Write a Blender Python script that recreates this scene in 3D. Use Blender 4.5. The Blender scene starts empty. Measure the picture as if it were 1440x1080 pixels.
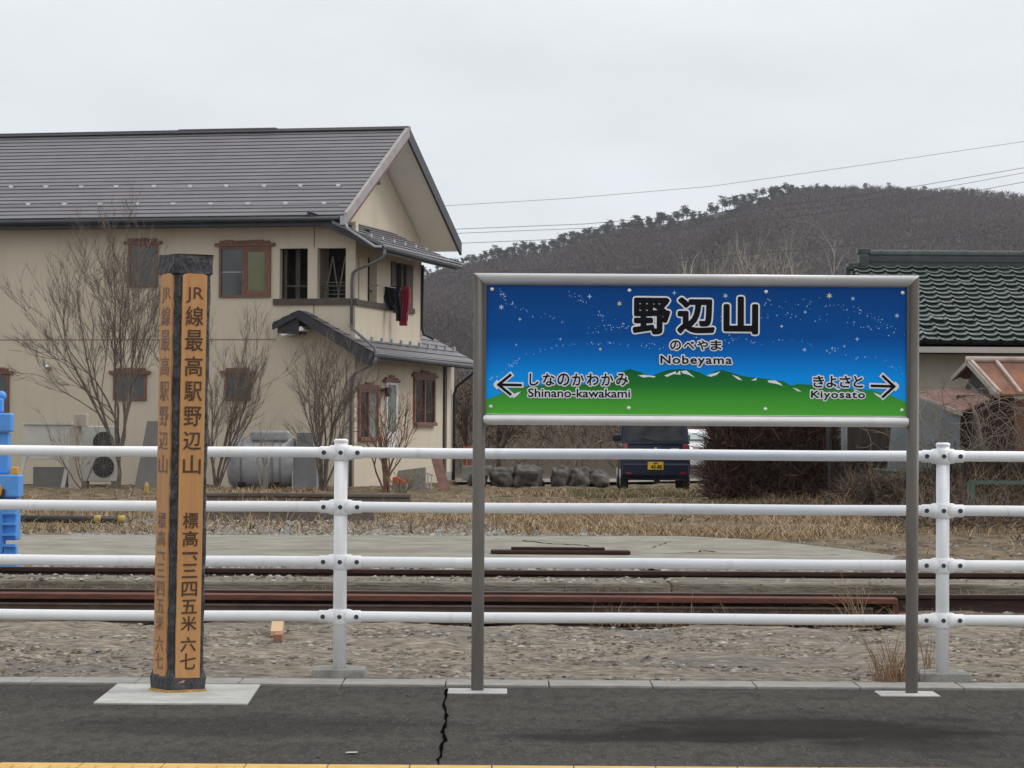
import bpy, math, random
import numpy as np
from mathutils import Vector, Matrix

SC = bpy.context.scene
COL = SC.collection
rad = math.radians

# ------------------------------------------------------------------ camera, sky, sun, exposure
F = 4000.0                                  # focal length in photo pixels (1440 wide)
EYE = Vector((0, 0, 1.228))
PITCH, ROLL = math.atan(68 / F), 0.0062
cd = bpy.data.cameras.new('camera'); cam = bpy.data.objects.new('camera', cd); COL.objects.link(cam)
cd.sensor_width = 36.0; cd.lens = 36.0 * F / 1440; cd.clip_start = 0.3; cd.clip_end = 20000
CR = (Matrix.Rotation(math.pi / 2 + PITCH, 4, 'X') @ Matrix.Rotation(ROLL, 4, 'Z'))
cam.matrix_world = Matrix.Translation(EYE) @ CR
SC.camera = cam
SUN = Vector((0.72, 0.10, 0.80)).normalized()
w = bpy.data.worlds.new('World'); SC.world = w; w.use_nodes = True
nt = w.node_tree; nt.nodes.clear()
def wn(t): return nt.nodes.new(t)
wo = wn('ShaderNodeOutputWorld'); bg = wn('ShaderNodeBackground'); bg.inputs[1].default_value = 0.1
sky = wn('ShaderNodeTexSky'); sky.sky_type = 'NISHITA'; sky.sun_disc = False
sky.sun_elevation = math.asin(SUN.z); sky.sun_rotation = math.atan2(SUN.x, SUN.y)
hs = wn('ShaderNodeHueSaturation'); hs.inputs['Saturation'].default_value = 0.3; nt.links.new(sky.outputs[0], hs.inputs['Color'])
tc = wn('ShaderNodeTexCoord'); sx = wn('ShaderNodeSeparateXYZ'); nt.links.new(tc.outputs['Generated'], sx.inputs[0])
cr = wn('ShaderNodeValToRGB'); nt.links.new(sx.outputs['Z'], cr.inputs[0])
e = cr.color_ramp.elements
e[0].position = 0.0; e[0].color = (0.700, 0.745, 0.785, 1)
e[1].position = 1.0; e[1].color = (1.0, 1.0, 1.0, 1)
e2 = cr.color_ramp.elements.new(0.12); e2.color = (0.645, 0.678, 0.710, 1)
e3 = cr.color_ramp.elements.new(0.45); e3.color = (0.90, 0.91, 0.93, 1)
ns = wn('ShaderNodeTexNoise'); ns.inputs['Scale'].default_value = 9; ns.inputs['Detail'].default_value = 6
mp = wn('ShaderNodeMapping'); mp.inputs['Scale'].default_value = (1, 1, 3); nt.links.new(tc.outputs['Generated'], mp.inputs[0]); nt.links.new(mp.outputs[0], ns.inputs['Vector'])
mr = wn('ShaderNodeMapRange'); mr.inputs[1].default_value = 0.3; mr.inputs[2].default_value = 0.7; mr.inputs[3].default_value = 12.7; mr.inputs[4].default_value = 14.4
nt.links.new(ns.outputs[0], mr.inputs[0])
vm = wn('ShaderNodeVectorMath'); vm.operation = 'SCALE'; nt.links.new(cr.outputs[0], vm.inputs[0]); nt.links.new(mr.outputs[0], vm.inputs['Scale'])
mx = wn('ShaderNodeMix'); mx.data_type = 'RGBA'; mx.inputs[0].default_value = 0.12
nt.links.new(vm.outputs[0], mx.inputs[6]); nt.links.new(hs.outputs[0], mx.inputs[7])
nt.links.new(mx.outputs[2], bg.inputs[0]); nt.links.new(bg.outputs[0], wo.inputs[0])
sl = bpy.data.lights.new('sun', 'SUN'); sl.energy = 1.45; sl.angle = rad(24); sl.color = (1.0, 0.965, 0.92)
so = bpy.data.objects.new('sun', sl); COL.objects.link(so); so.rotation_euler = SUN.to_track_quat('Z', 'Y').to_euler()
SC.view_settings.view_transform = 'Standard'; SC.view_settings.look = 'None'
SC.view_settings.exposure = 0.0; SC.view_settings.gamma = 1.0

# ------------------------------------------------------------------ pixel <-> world
def ray(px, py):
    return (CR.to_3x3() @ Vector(((px - 720) / F, (540 - py) / F, -1.0)))
def P(px, py, d):
    r = ray(px, py); return EYE + r * (d / r.y)
def G(px, py, z=0.0):
    r = ray(px, py); return EYE + r * ((z - EYE.z) / r.z)
def X(px, d, py=608): return P(px, py, d).x
def Z(px, py, d): return P(px, py, d).z

# ------------------------------------------------------------------ materials
def M(name, c1, c2=None, scale=6.0, rough=0.7, bump=0.0, bscale=60.0, metal=0.0, spec=0.4, stretch=(1, 1, 1), detail=5, lo=0.35, hi=0.65, coat=0.0):
    m = bpy.data.materials.new(name); m.use_nodes = True
    n, l = m.node_tree.nodes, m.node_tree.links
    b = n['Principled BSDF']
    b.inputs['Roughness'].default_value = rough; b.inputs['Metallic'].default_value = metal
    b.inputs['Specular IOR Level'].default_value = spec; b.inputs['Coat Weight'].default_value = coat
    b.inputs['Base Color'].default_value = (*c1, 1)
    t = n.new('ShaderNodeTexCoord'); mp_ = n.new('ShaderNodeMapping'); mp_.inputs['Scale'].default_value = stretch
    l.new(t.outputs['Object'], mp_.inputs[0])
    if c2 is not None:
        z = n.new('ShaderNodeTexNoise'); z.inputs['Scale'].default_value = scale; z.inputs['Detail'].default_value = detail; z.inputs['Roughness'].default_value = 0.62
        l.new(mp_.outputs[0], z.inputs['Vector'])
        r = n.new('ShaderNodeValToRGB'); l.new(z.outputs[0], r.inputs[0])
        r.color_ramp.elements[0].position = lo; r.color_ramp.elements[0].color = (*c1, 1)
        r.color_ramp.elements[1].position = hi; r.color_ramp.elements[1].color = (*c2, 1)
        l.new(r.outputs[0], b.inputs['Base Color'])
    if bump:
        z2 = n.new('ShaderNodeTexNoise'); z2.inputs['Scale'].default_value = bscale; z2.inputs['Detail'].default_value = 4
        l.new(mp_.outputs[0], z2.inputs['Vector'])
        bp = n.new('ShaderNodeBump'); bp.inputs['Strength'].default_value = bump; bp.inputs['Distance'].default_value = 0.02
        l.new(z2.outputs[0], bp.inputs['Height']); l.new(bp.outputs[0], b.inputs['Normal'])
    return m
def mix_layer(m, col, scale, lo, hi, stretch=(1, 1, 1), amount=1.0, detail=5, offset=(0, 0, 0)):
    """a second patch colour over what feeds the base colour"""
    n, l = m.node_tree.nodes, m.node_tree.links; b = n['Principled BSDF']
    t = n.new('ShaderNodeTexCoord'); mp_ = n.new('ShaderNodeMapping'); mp_.inputs['Scale'].default_value = stretch; mp_.inputs['Location'].default_value = offset
    l.new(t.outputs['Object'], mp_.inputs[0])
    z = n.new('ShaderNodeTexNoise'); z.inputs['Scale'].default_value = scale; z.inputs['Detail'].default_value = detail; l.new(mp_.outputs[0], z.inputs['Vector'])
    r = n.new('ShaderNodeMapRange'); r.inputs[1].default_value = lo; r.inputs[2].default_value = hi; r.inputs[4].default_value = amount; l.new(z.outputs[0], r.inputs[0])
    x = n.new('ShaderNodeMix'); x.data_type = 'RGBA'; l.new(r.outputs[0], x.inputs[0])
    src = b.inputs['Base Color']
    if src.is_linked: l.new(src.links[0].from_socket, x.inputs[6])
    else: x.inputs[6].default_value = src.default_value
    x.inputs[7].default_value = (*col, 1); l.new(x.outputs[2], src)
    return m
def ramp_z(name, stops, z0, z1, rough=0.35, axis='Z'):
    """a printed vertical colour run on the sign panel"""
    m = bpy.data.materials.new(name); m.use_nodes = True
    n, l = m.node_tree.nodes, m.node_tree.links; b = n['Principled BSDF']; b.inputs['Roughness'].default_value = rough
    b.inputs['Specular IOR Level'].default_value = 0.12
    t = n.new('ShaderNodeTexCoord'); s = n.new('ShaderNodeSeparateXYZ'); l.new(t.outputs['Object'], s.inputs[0])
    r = n.new('ShaderNodeMapRange'); r.inputs[1].default_value = z0; r.inputs[2].default_value = z1; l.new(s.outputs[axis], r.inputs[0])
    c = n.new('ShaderNodeValToRGB'); l.new(r.outputs[0], c.inputs[0])
    el = c.color_ramp.elements
    el[0].position, el[0].color = stops[0][0], (*stops[0][1], 1); el[1].position, el[1].color = stops[-1][0], (*stops[-1][1], 1)
    for p_, c_ in stops[1:-1]:
        k = el.new(p_); k.color = (*c_, 1)
    l.new(c.outputs[0], b.inputs['Base Color'])
    return m

MT = {}
MT['white'] = mix_layer(M('white_paint', (0.80, 0.81, 0.82), (0.85, 0.855, 0.86), 9, 0.38, 0.05, 90), (0.55, 0.53, 0.49), 5, 0.62, 0.8, (3, 3, 0.6), 0.5)
MT['bolt'] = M('bolt_recess', (0.045, 0.05, 0.055), None, rough=0.6)
MT['steel'] = M('brushed_stainless', (0.095, 0.086, 0.076), (0.13, 0.118, 0.104), 14, 0.5, 0.04, 160, metal=0.5, stretch=(1, 1, 0.15))
MT['alu'] = M('aluminium_rail', (0.74, 0.74, 0.74), (0.82, 0.82, 0.82), 8, 0.3, 0.03, 120, metal=0.3)
MT['black_ink'] = M('black_lettering', (0.006, 0.006, 0.010), None, rough=0.5, spec=0.12)
MT['white_ink'] = M('white_lettering', (0.80, 0.83, 0.86), None, rough=0.4, spec=.15)
MT['star'] = M('pale_star_print', (0.38, 0.58, 0.82), None, rough=0.4)
MT['star_y'] = M('yellow_star_print', (0.70, 0.66, 0.35), None, rough=0.4)
MT['char'] = M('charred_wood', (0.012, 0.012, 0.014), (0.055, 0.056, 0.062), 26, 0.55, 0.9, 55, spec=0.5, stretch=(1, 1, 0.45), detail=7)
MT['plank'] = M('oiled_wood_board', (0.42, 0.205, 0.075), (0.50, 0.26, 0.10), 7, 0.5, 0.1, 40, stretch=(4, 4, 0.25))
MT['carve'] = M('carved_dark_stroke', (0.055, 0.028, 0.013), (0.09, 0.045, 0.018), 30, 0.7)
MT['carve_worn'] = M('worn_grey_stroke', (0.22, 0.145, 0.10), (0.16, 0.115, 0.10), 40, 0.7)
MT['foot_y'] = M('yellow_foot_paint', (0.5, 0.28, 0.03), (0.22, 0.12, 0.03), 25, 0.6)
MT['asphalt'] = M('platform_asphalt', (0.044, 0.041, 0.0375), (0.112, 0.105, 0.097), 48, 0.95, 1.0, 110, detail=9, lo=.3, hi=.7, spec=0.06)
mix_layer(MT['asphalt'], (0.118, 0.110, 0.10), 1.1, 0.42, 0.66, (0.6, 1.5, 1), 0.5, detail=7)
mix_layer(MT['asphalt'], (0.050, 0.0465, 0.043), 16, 0.46, 0.62, (1, .3, 1), 0.55, detail=9)
mix_layer(MT['asphalt'], (0.135, 0.127, 0.117), 42, 0.58, 0.68, (1, .22, 1), 0.6, detail=6, offset=(1, 2, 0))
mix_layer(MT['asphalt'], (0.22, 0.21, 0.196), 90, 0.665, 0.71, (1, .2, 1), amount=0.75, detail=2)
mix_layer(MT['asphalt'], (0.012, 0.011, 0.010), 80, 0.65, 0.71, (1, .2, 1), amount=0.75, detail=2, offset=(3, 7, 1))
def stain(m, col, cx, cy, rx_, ry_, amount):
    """a damp patch with its own ragged outline lying on the ground"""
    n, l = m.node_tree.nodes, m.node_tree.links; b = n['Principled BSDF']
    t = n.new('ShaderNodeTexCoord'); mp_ = n.new('ShaderNodeMapping'); mp_.vector_type = 'TEXTURE'; mp_.inputs['Location'].default_value = (cx, cy, 0); mp_.inputs['Scale'].default_value = (rx_, ry_, 1)
    l.new(t.outputs['Object'], mp_.inputs[0]); ln = n.new('ShaderNodeVectorMath'); ln.operation = 'LENGTH'; l.new(mp_.outputs[0], ln.inputs[0])
    z = n.new('ShaderNodeTexNoise'); z.inputs['Scale'].default_value = 3.2; z.inputs['Detail'].default_value = 7; l.new(t.outputs['Object'], z.inputs['Vector'])
    ad = n.new('ShaderNodeMath'); ad.operation = 'MULTIPLY_ADD'; ad.inputs[1].default_value = 1.5; l.new(z.outputs[0], ad.inputs[0]); l.new(ln.outputs['Value'], ad.inputs[2])
    r = n.new('ShaderNodeMapRange'); r.inputs[1].default_value = 1.85; r.inputs[2].default_value = 1.30; r.inputs[4].default_value = amount; l.new(ad.outputs[0], r.inputs[0])
    x = n.new('ShaderNodeMix'); x.data_type = 'RGBA'; l.new(r.outputs[0], x.inputs[0]); src = b.inputs['Base Color']; l.new(src.links[0].from_socket, x.inputs[6]); x.inputs[7].default_value = (*col, 1); l.new(x.outputs[2], src)
for q in ((1130, 1024, .95, .62, .8), (930, 1036, .75, .30, .7), (1290, 1045, .5, .5, .5), (360, 1020, .9, .5, .35)):
    g_ = G(q[0], q[1]); stain(MT['asphalt'], (0.022, 0.0205, 0.019), g_.x, g_.y, q[2], q[3], q[4])
MT['concrete'] = M('kerb_concrete', (0.25, 0.245, 0.225), (0.33, 0.325, 0.30), 8, 0.85, 0.3, 120)
MT['pad'] = M('pale_pad_concrete', (0.33, 0.33, 0.315), (0.46, 0.46, 0.44), 6, 0.8, 0.15, 90)
MT['block'] = M('footing_concrete', (0.20, 0.195, 0.175), (0.33, 0.325, 0.30), 14, 0.9, 0.5, 140)
MT['tactile'] = M('yellow_tactile', (0.50, 0.31, 0.07), (0.60, 0.40, 0.12), 9, 0.7, 0.2, 80)
MT['dark_gap'] = M('dark_joint', (0.018, 0.017, 0.016), None, rough=0.95)
MT['crack'] = M('crack_shade', (0.004, 0.004, 0.004), None, rough=1.0, spec=0.0)
MT['gravel'] = M('packed_gravel', (0.095, 0.078, 0.062), (0.305, 0.265, 0.215), 15, 0.95, 1.0, 45, detail=9, stretch=(0.55, 1, 1))
mix_layer(MT['gravel'], (0.12, 0.115, 0.115), 0.9, 0.48, 0.66, (0.5, 1, 1), 0.5)
mix_layer(MT['gravel'], (0.36, 0.31, 0.24), 16, 0.58, 0.66, (0.35, 1, 1), 0.75)
MT['stone'] = M('grey_stone', (0.13, 0.125, 0.12), (0.27, 0.26, 0.25), 3, 0.9)
MT['stone2'] = M('pale_stone', (0.27, 0.25, 0.22), (0.38, 0.36, 0.325), 3, 0.9)
MT['bed'] = M('track_bed_soil', (0.07, 0.055, 0.043), (0.20, 0.17, 0.135), 12, 0.95, 0.8, 50, detail=8)
MT['slab'] = M('road_slab', (0.19, 0.178, 0.15), (0.29, 0.277, 0.24), 2.2, 0.9, 0.25, 60, detail=8)
mix_layer(MT['slab'], (0.17, 0.15, 0.12), 1.1, 0.54, 0.68, (0.35, 1, 1), 0.8)
MT['soil'] = M('dry_grass_soil', (0.06, 0.045, 0.032), (0.215, 0.165, 0.11), 3.2, 0.95, 0.8, 22, detail=9)
mix_layer(MT['soil'], (0.10, 0.105, 0.045), 0.35, 0.55, 0.66, amount=0.6)
MT['field'] = M('winter_field', (0.075, 0.060, 0.048), (0.115, 0.095, 0.075), 0.05, 0.95)
MT['rust'] = M('rusty_steel', (0.165, 0.070, 0.050), (0.085, 0.045, 0.036), 7, 0.8, 0.4, 60, detail=8, stretch=(0.4, 1, 1))
MT['rust_dark_and_shade'] = M('dark_steel_and_shade', (0.035, 0.022, 0.02), (0.06, 0.035, 0.028), 8, 0.7, 0.3, 60, stretch=(0.3, 1, 1))
MT['rust_lit'] = M('lit_rail_edge', (0.17, 0.125, 0.105), (0.11, 0.075, 0.06), 8, 0.7)  # paler tone paints the light caught by rail tops and foot edges
MT['wall'] = M('beige_render', (0.535, 0.468, 0.365), (0.58, 0.51, 0.405), 0.7, 0.9, 0.25, 45, stretch=(1, 1, 0.6))
mix_layer(MT['wall'], (0.44, 0.38, 0.30), 1.4, 0.55, 0.75, (1, 1, 0.35), 0.4)
mix_layer(MT['wall'], (0.40, 0.34, 0.27), 2.6, 0.6, 0.74, (2.2, 2.2, 0.12), 0.25)
MT['seam'] = M('wall_joint', (0.26, 0.20, 0.15), None, rough=0.9)
MT['roof'] = M('grey_metal_roof', (0.128, 0.122, 0.135), (0.150, 0.144, 0.157), 1.6, 0.55, 0.1, 30, stretch=(0.5, 1, 1))
mix_layer(MT['roof'], (0.18, 0.173, 0.182), 1.2, 0.52, 0.7, (1.2, 0.3, 0.3), 0.3)
mix_layer(MT['roof'], (0.10, 0.096, 0.104), 3.0, 0.58, 0.7, (0.25, 2, 2), 0.25)
MT['roof_lip_shade'] = M('shaded_roof_lip', (0.05, 0.05, 0.055), None, rough=0.7)  # dark tone paints the shadow line under each roof course
MT['barge'] = M('grey_bargeboard', (0.27, 0.25, 0.25), (0.33, 0.31, 0.31), 3, 0.6)
MT['soffit'] = M('white_soffit', (0.78, 0.77, 0.74), (0.82, 0.81, 0.78), 1.2, 0.8)
MT['fascia'] = M('dark_fascia', (0.018, 0.020, 0.028), (0.03, 0.032, 0.04), 3, 0.45)
MT['gutter'] = M('dark_gutter', (0.10, 0.105, 0.12), (0.14, 0.145, 0.16), 4, 0.4)
MT['gutter_pale'] = M('pale_gutter_edge', (0.36, 0.37, 0.40), None, rough=0.4)
MT['brownwood'] = M('brown_window_wood', (0.14, 0.062, 0.045), (0.20, 0.10, 0.075), 9, 0.65, 0.2, 40)
MT['darkwood'] = M('dark_sill_wood', (0.06, 0.047, 0.038), (0.085, 0.068, 0.055), 6, 0.7)
MT['guard'] = M('pale_snow_guard', (0.66, 0.66, 0.68), None, rough=.5)
MT['glass'] = M('window_glass', (0.018, 0.021, 0.024), (0.035, 0.04, 0.042), 2, 0.07, spec=0.7)
MT['blind'] = M('green_blind_glass', (0.115, 0.125, 0.055), (0.15, 0.155, 0.075), 2, 0.15, spec=0.6)
MT['teal'] = M('teal_curtain_glass', (0.16, 0.22, 0.21), (0.22, 0.28, 0.26), 3, 0.2)
MT['interior_shade'] = M('shaded_interior', (0.04, 0.036, 0.033), (0.085, 0.075, 0.065), 2, 0.9)  # dark colour paints the shade inside openings
MT['innerwall'] = M('inner_balcony_wall', (0.30, 0.25, 0.19), (0.34, 0.285, 0.22), 2, 0.9)  # dimmer copy of the wall beige, shade put into the colour
MT['doorwhite'] = M('white_door', (0.62, 0.62, 0.60), (0.68, 0.68, 0.66), 4, 0.5)
MT['navy'] = M('navy_cloth', (0.012, 0.013, 0.022), (0.02, 0.021, 0.033), 8, 0.95)
MT['red'] = M('red_cloth', (0.29, 0.03, 0.055), (0.36, 0.05, 0.08), 8, 0.9)
MT['bark'] = M('grey_brown_bark', (0.115, 0.092, 0.076), (0.19, 0.16, 0.135), 6, 0.9)
MT['bark_dark'] = M('dark_bark', (0.05, 0.038, 0.03), (0.09, 0.07, 0.055), 6, 0.9)
MT['bark_red'] = M('red_brown_twig', (0.15, 0.07, 0.05), (0.20, 0.115, 0.085), 6, 0.9)
MT['bark_pale'] = M('pale_bark', (0.28, 0.25, 0.22), (0.36, 0.33, 0.29), 6, 0.9)
MT['hedge_dark'] = M('dark_hedge_twig', (0.022, 0.016, 0.013), (0.045, 0.032, 0.026), 4, .95)
MT['hedge_brown'] = M('brown_hedge_leaf', (0.085, 0.048, 0.034), (0.06, 0.036, 0.028), 4, .95)
MT['vine_pale'] = M('pale_vine_stem', (0.15, 0.125, 0.10), (0.22, 0.185, 0.15), 4, .95)
MT['straw'] = M('dry_straw', (0.36, 0.265, 0.16), (0.25, 0.175, 0.105), 1.3, 0.9, detail=8)
MT['straw2'] = M('brown_straw', (0.20, 0.135, 0.08), (0.27, 0.19, 0.12), 2, 0.9)
MT['straw_pale'] = M('pale_straw', (0.42, 0.33, 0.215), (0.34, 0.26, 0.16), 1.3, 0.9)
MT['greengrass'] = M('dull_green_grass', (0.105, 0.11, 0.045), (0.15, 0.145, 0.07), 2, 0.9)
MT['hill'] = M('winter_hillside', (0.055, 0.044, 0.039), (0.075, 0.061, 0.055), 0.02, 0.95, detail=9)
MT['wood_far'] = M('far_bare_wood', (0.064, 0.050, 0.044), (0.090, 0.072, 0.064), 0.008, 0.95, detail=6)
MT['wood_far2'] = M('far_pale_wood', (0.095, 0.078, 0.07), (0.078, 0.062, 0.055), 0.02, 0.95)
MT['pine'] = M('far_pine_needles', (0.010, 0.017, 0.014), (0.022, 0.032, 0.025), 0.5, 0.9)
MT['pinetrunk'] = M('far_pine_trunk', (0.14, 0.11, 0.095), None, rough=0.9)
MT['carpaint'] = M('navy_car_paint', (0.005, 0.011, 0.028), (0.007, 0.014, 0.034), 3, 0.3, coat=0.2, spec=.25)
MT['carledge_highlight'] = M('ledge_highlight', (0.016, 0.023, 0.042), None, rough=.3, coat=.3)  # lighter navy paints the highlight along the tailgate ledge
MT['carglass'] = M('tinted_car_glass', (0.006, 0.008, 0.010), (0.045, 0.048, 0.05), 3.2, rough=0.12, spec=0.25)
MT['blackplastic'] = M('black_plastic', (0.015, 0.015, 0.016), None, rough=0.5)
MT['tyre'] = M('tyre_rubber', (0.02, 0.02, 0.02), None, rough=0.85)
MT['rim'] = M('alloy_rim', (0.45, 0.46, 0.48), None, rough=0.35, metal=0.6)
MT['taillight'] = M('red_lens', (0.26, 0.012, 0.018), None, rough=0.15, coat=0.6)
MT['plate_y'] = M('yellow_plate', (0.62, 0.37, 0.02), (0.66, 0.41, 0.03), 8, 0.45)
MT['chrome'] = M('chrome_badge', (0.7, 0.72, 0.75), None, rough=0.25, metal=0.8)
MT['carwhite'] = M('white_car_paint', (0.72, 0.73, 0.74), None, rough=0.25, coat=0.6)
MT['tealglass'] = M('pale_teal_windscreen', (0.20, 0.27, 0.26), (0.26, 0.33, 0.32), 2, 0.1, spec=0.7)
MT['boulder'] = M('mottled_boulder', (0.034, 0.030, 0.027), (0.15, 0.135, 0.12), 3.5, 0.95, 1.0, 9, detail=8)  # random dark and pale grey mottling
mix_layer(MT['boulder'], (0.20, 0.195, 0.18), 6, 0.64, 0.74, amount=0.7)
MT['tile'] = M('green_glazed_tile', (0.045, 0.068, 0.060), (0.075, 0.10, 0.09), 2.5, 0.28, 0.1, 30, spec=0.6, coat=0.5)
mix_layer(MT['tile'], (0.22, 0.235, 0.22), 6, 0.55, 0.72, amount=0.5)  # pale patches paint the sky's sheen on the glaze
MT['ridge_dark'] = M('dark_green_ridge', (0.022, 0.034, 0.031), (0.04, 0.055, 0.05), 5, .4, spec=.5)
MT['beam_pale'] = M('pale_eave_beam', (0.40, 0.375, 0.35), (0.46, 0.435, 0.41), 2, .8)
MT['tile_edge_shade'] = M('shaded_tile_edge', (0.008, 0.013, 0.011), None, rough=0.8, spec=0.1)  # darker than the tile to paint the shade under each row
MT['plaster'] = M('stained_plaster', (0.40, 0.355, 0.295), (0.50, 0.45, 0.38), 1.4, 0.9, 0.2, 30, stretch=(1, 1, 0.4))
MT['rustroof'] = M('rusty_sheet_roof', (0.23, 0.088, 0.036), (0.095, 0.045, 0.034), 2.6, 0.75, 0.25, 30, detail=8, stretch=(1, 0.4, 0.4))
mix_layer(MT['rustroof'], (0.24, 0.135, 0.095), 1.6, 0.5, 0.7, amount=0.5)
MT['rustroof2'] = M('dark_rusty_roof', (0.125, 0.060, 0.050), (0.19, 0.10, 0.08), 3, 0.8, 0.25, 30, detail=8)
MT['ridge_pale'] = M('pale_ridge_cap', (0.42, 0.36, 0.32), (0.30, 0.20, 0.16), 3, 0.7)
MT['bluesheet'] = M('blue_grey_sheet', (0.13, 0.155, 0.175), (0.19, 0.21, 0.22), 1.8, 0.7, 0.2, 25, stretch=(3, 3, 0.4))
mix_layer(MT['bluesheet'], (0.13, 0.11, 0.08), 1.2, 0.52, 0.68, amount=0.7)
MT['darkboard'] = M('dark_red_board', (0.048, 0.022, 0.019), (0.08, 0.036, 0.03), 5, 0.85, stretch=(4, 4, 0.4))
MT['brownboard'] = M('dark_brown_board', (0.036, 0.028, 0.023), (0.065, 0.05, 0.04), 5, 0.85, stretch=(5, 5, 0.4))
MT['orangesheet'] = M('orange_brown_sheet', (0.21, 0.10, 0.055), (0.16, 0.085, 0.055), 2, 0.85)
MT['greenframe'] = M('dull_green_steel', (0.055, 0.10, 0.075), (0.085, 0.125, 0.10), 5, 0.7)
MT['blue'] = M('blue_machine_paint', (0.075, 0.28, 0.68), (0.10, 0.32, 0.74), 5, 0.45, 0.1, 40)
MT['orange'] = M('orange_paint', (0.66, 0.30, 0.03), (0.58, 0.25, 0.03), 6, 0.5)
MT['redorange'] = M('bright_red_orange', (0.62, 0.10, 0.03), None, rough=0.5)
MT['tank'] = M('silver_tank_paint', (0.30, 0.31, 0.33), (0.42, 0.43, 0.45), 3, 0.5)
MT['tank_end'] = M('grey_tank_end', (0.20, 0.20, 0.21), (0.25, 0.25, 0.26), 4, 0.6)
MT['acwhite'] = M('offwhite_casing', (0.50, 0.49, 0.45), (0.56, 0.55, 0.51), 3, 0.6)
MT['timber'] = M('grey_weathered_timber', (0.09, 0.074, 0.064), (0.16, 0.138, 0.122), 4, 0.9, 0.4, 30, stretch=(0.2, 2, 2))
MT['edging'] = M('weathered_edging', (0.105, 0.09, 0.074), (0.25, 0.225, 0.185), 4, 0.95, 0.9, 25, detail=9, stretch=(0.5, 2, 2))
MT['greypanel'] = M('grey_panel', (0.16, 0.155, 0.145), (0.20, 0.19, 0.18), 3, 0.85)
MT['offcut'] = M('fresh_wood', (0.50, 0.33, 0.19), None, rough=0.8)
MT['offcut2'] = M('red_wood', (0.30, 0.14, 0.08), None, rough=0.8)
MT['wire'] = M('cable_black', (0.09, 0.09, 0.10), None, rough=0.7)
MT['yellow'] = M('yellow_cap', (0.40, 0.28, 0.06), None, rough=0.6)

for k_ in ('gravel', 'bed', 'soil', 'slab', 'edging', 'field', 'stone', 'stone2', 'straw', 'straw2', 'straw_pale', 'concrete', 'timber', 'hill', 'wood_far', 'wood_far2', 'hedge_dark', 'hedge_brown', 'bark', 'bark_dark', 'rust', 'rust_dark_and_shade'):
    MT[k_].node_tree.nodes['Principled BSDF'].inputs['Specular IOR Level'].default_value = 0.08
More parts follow.
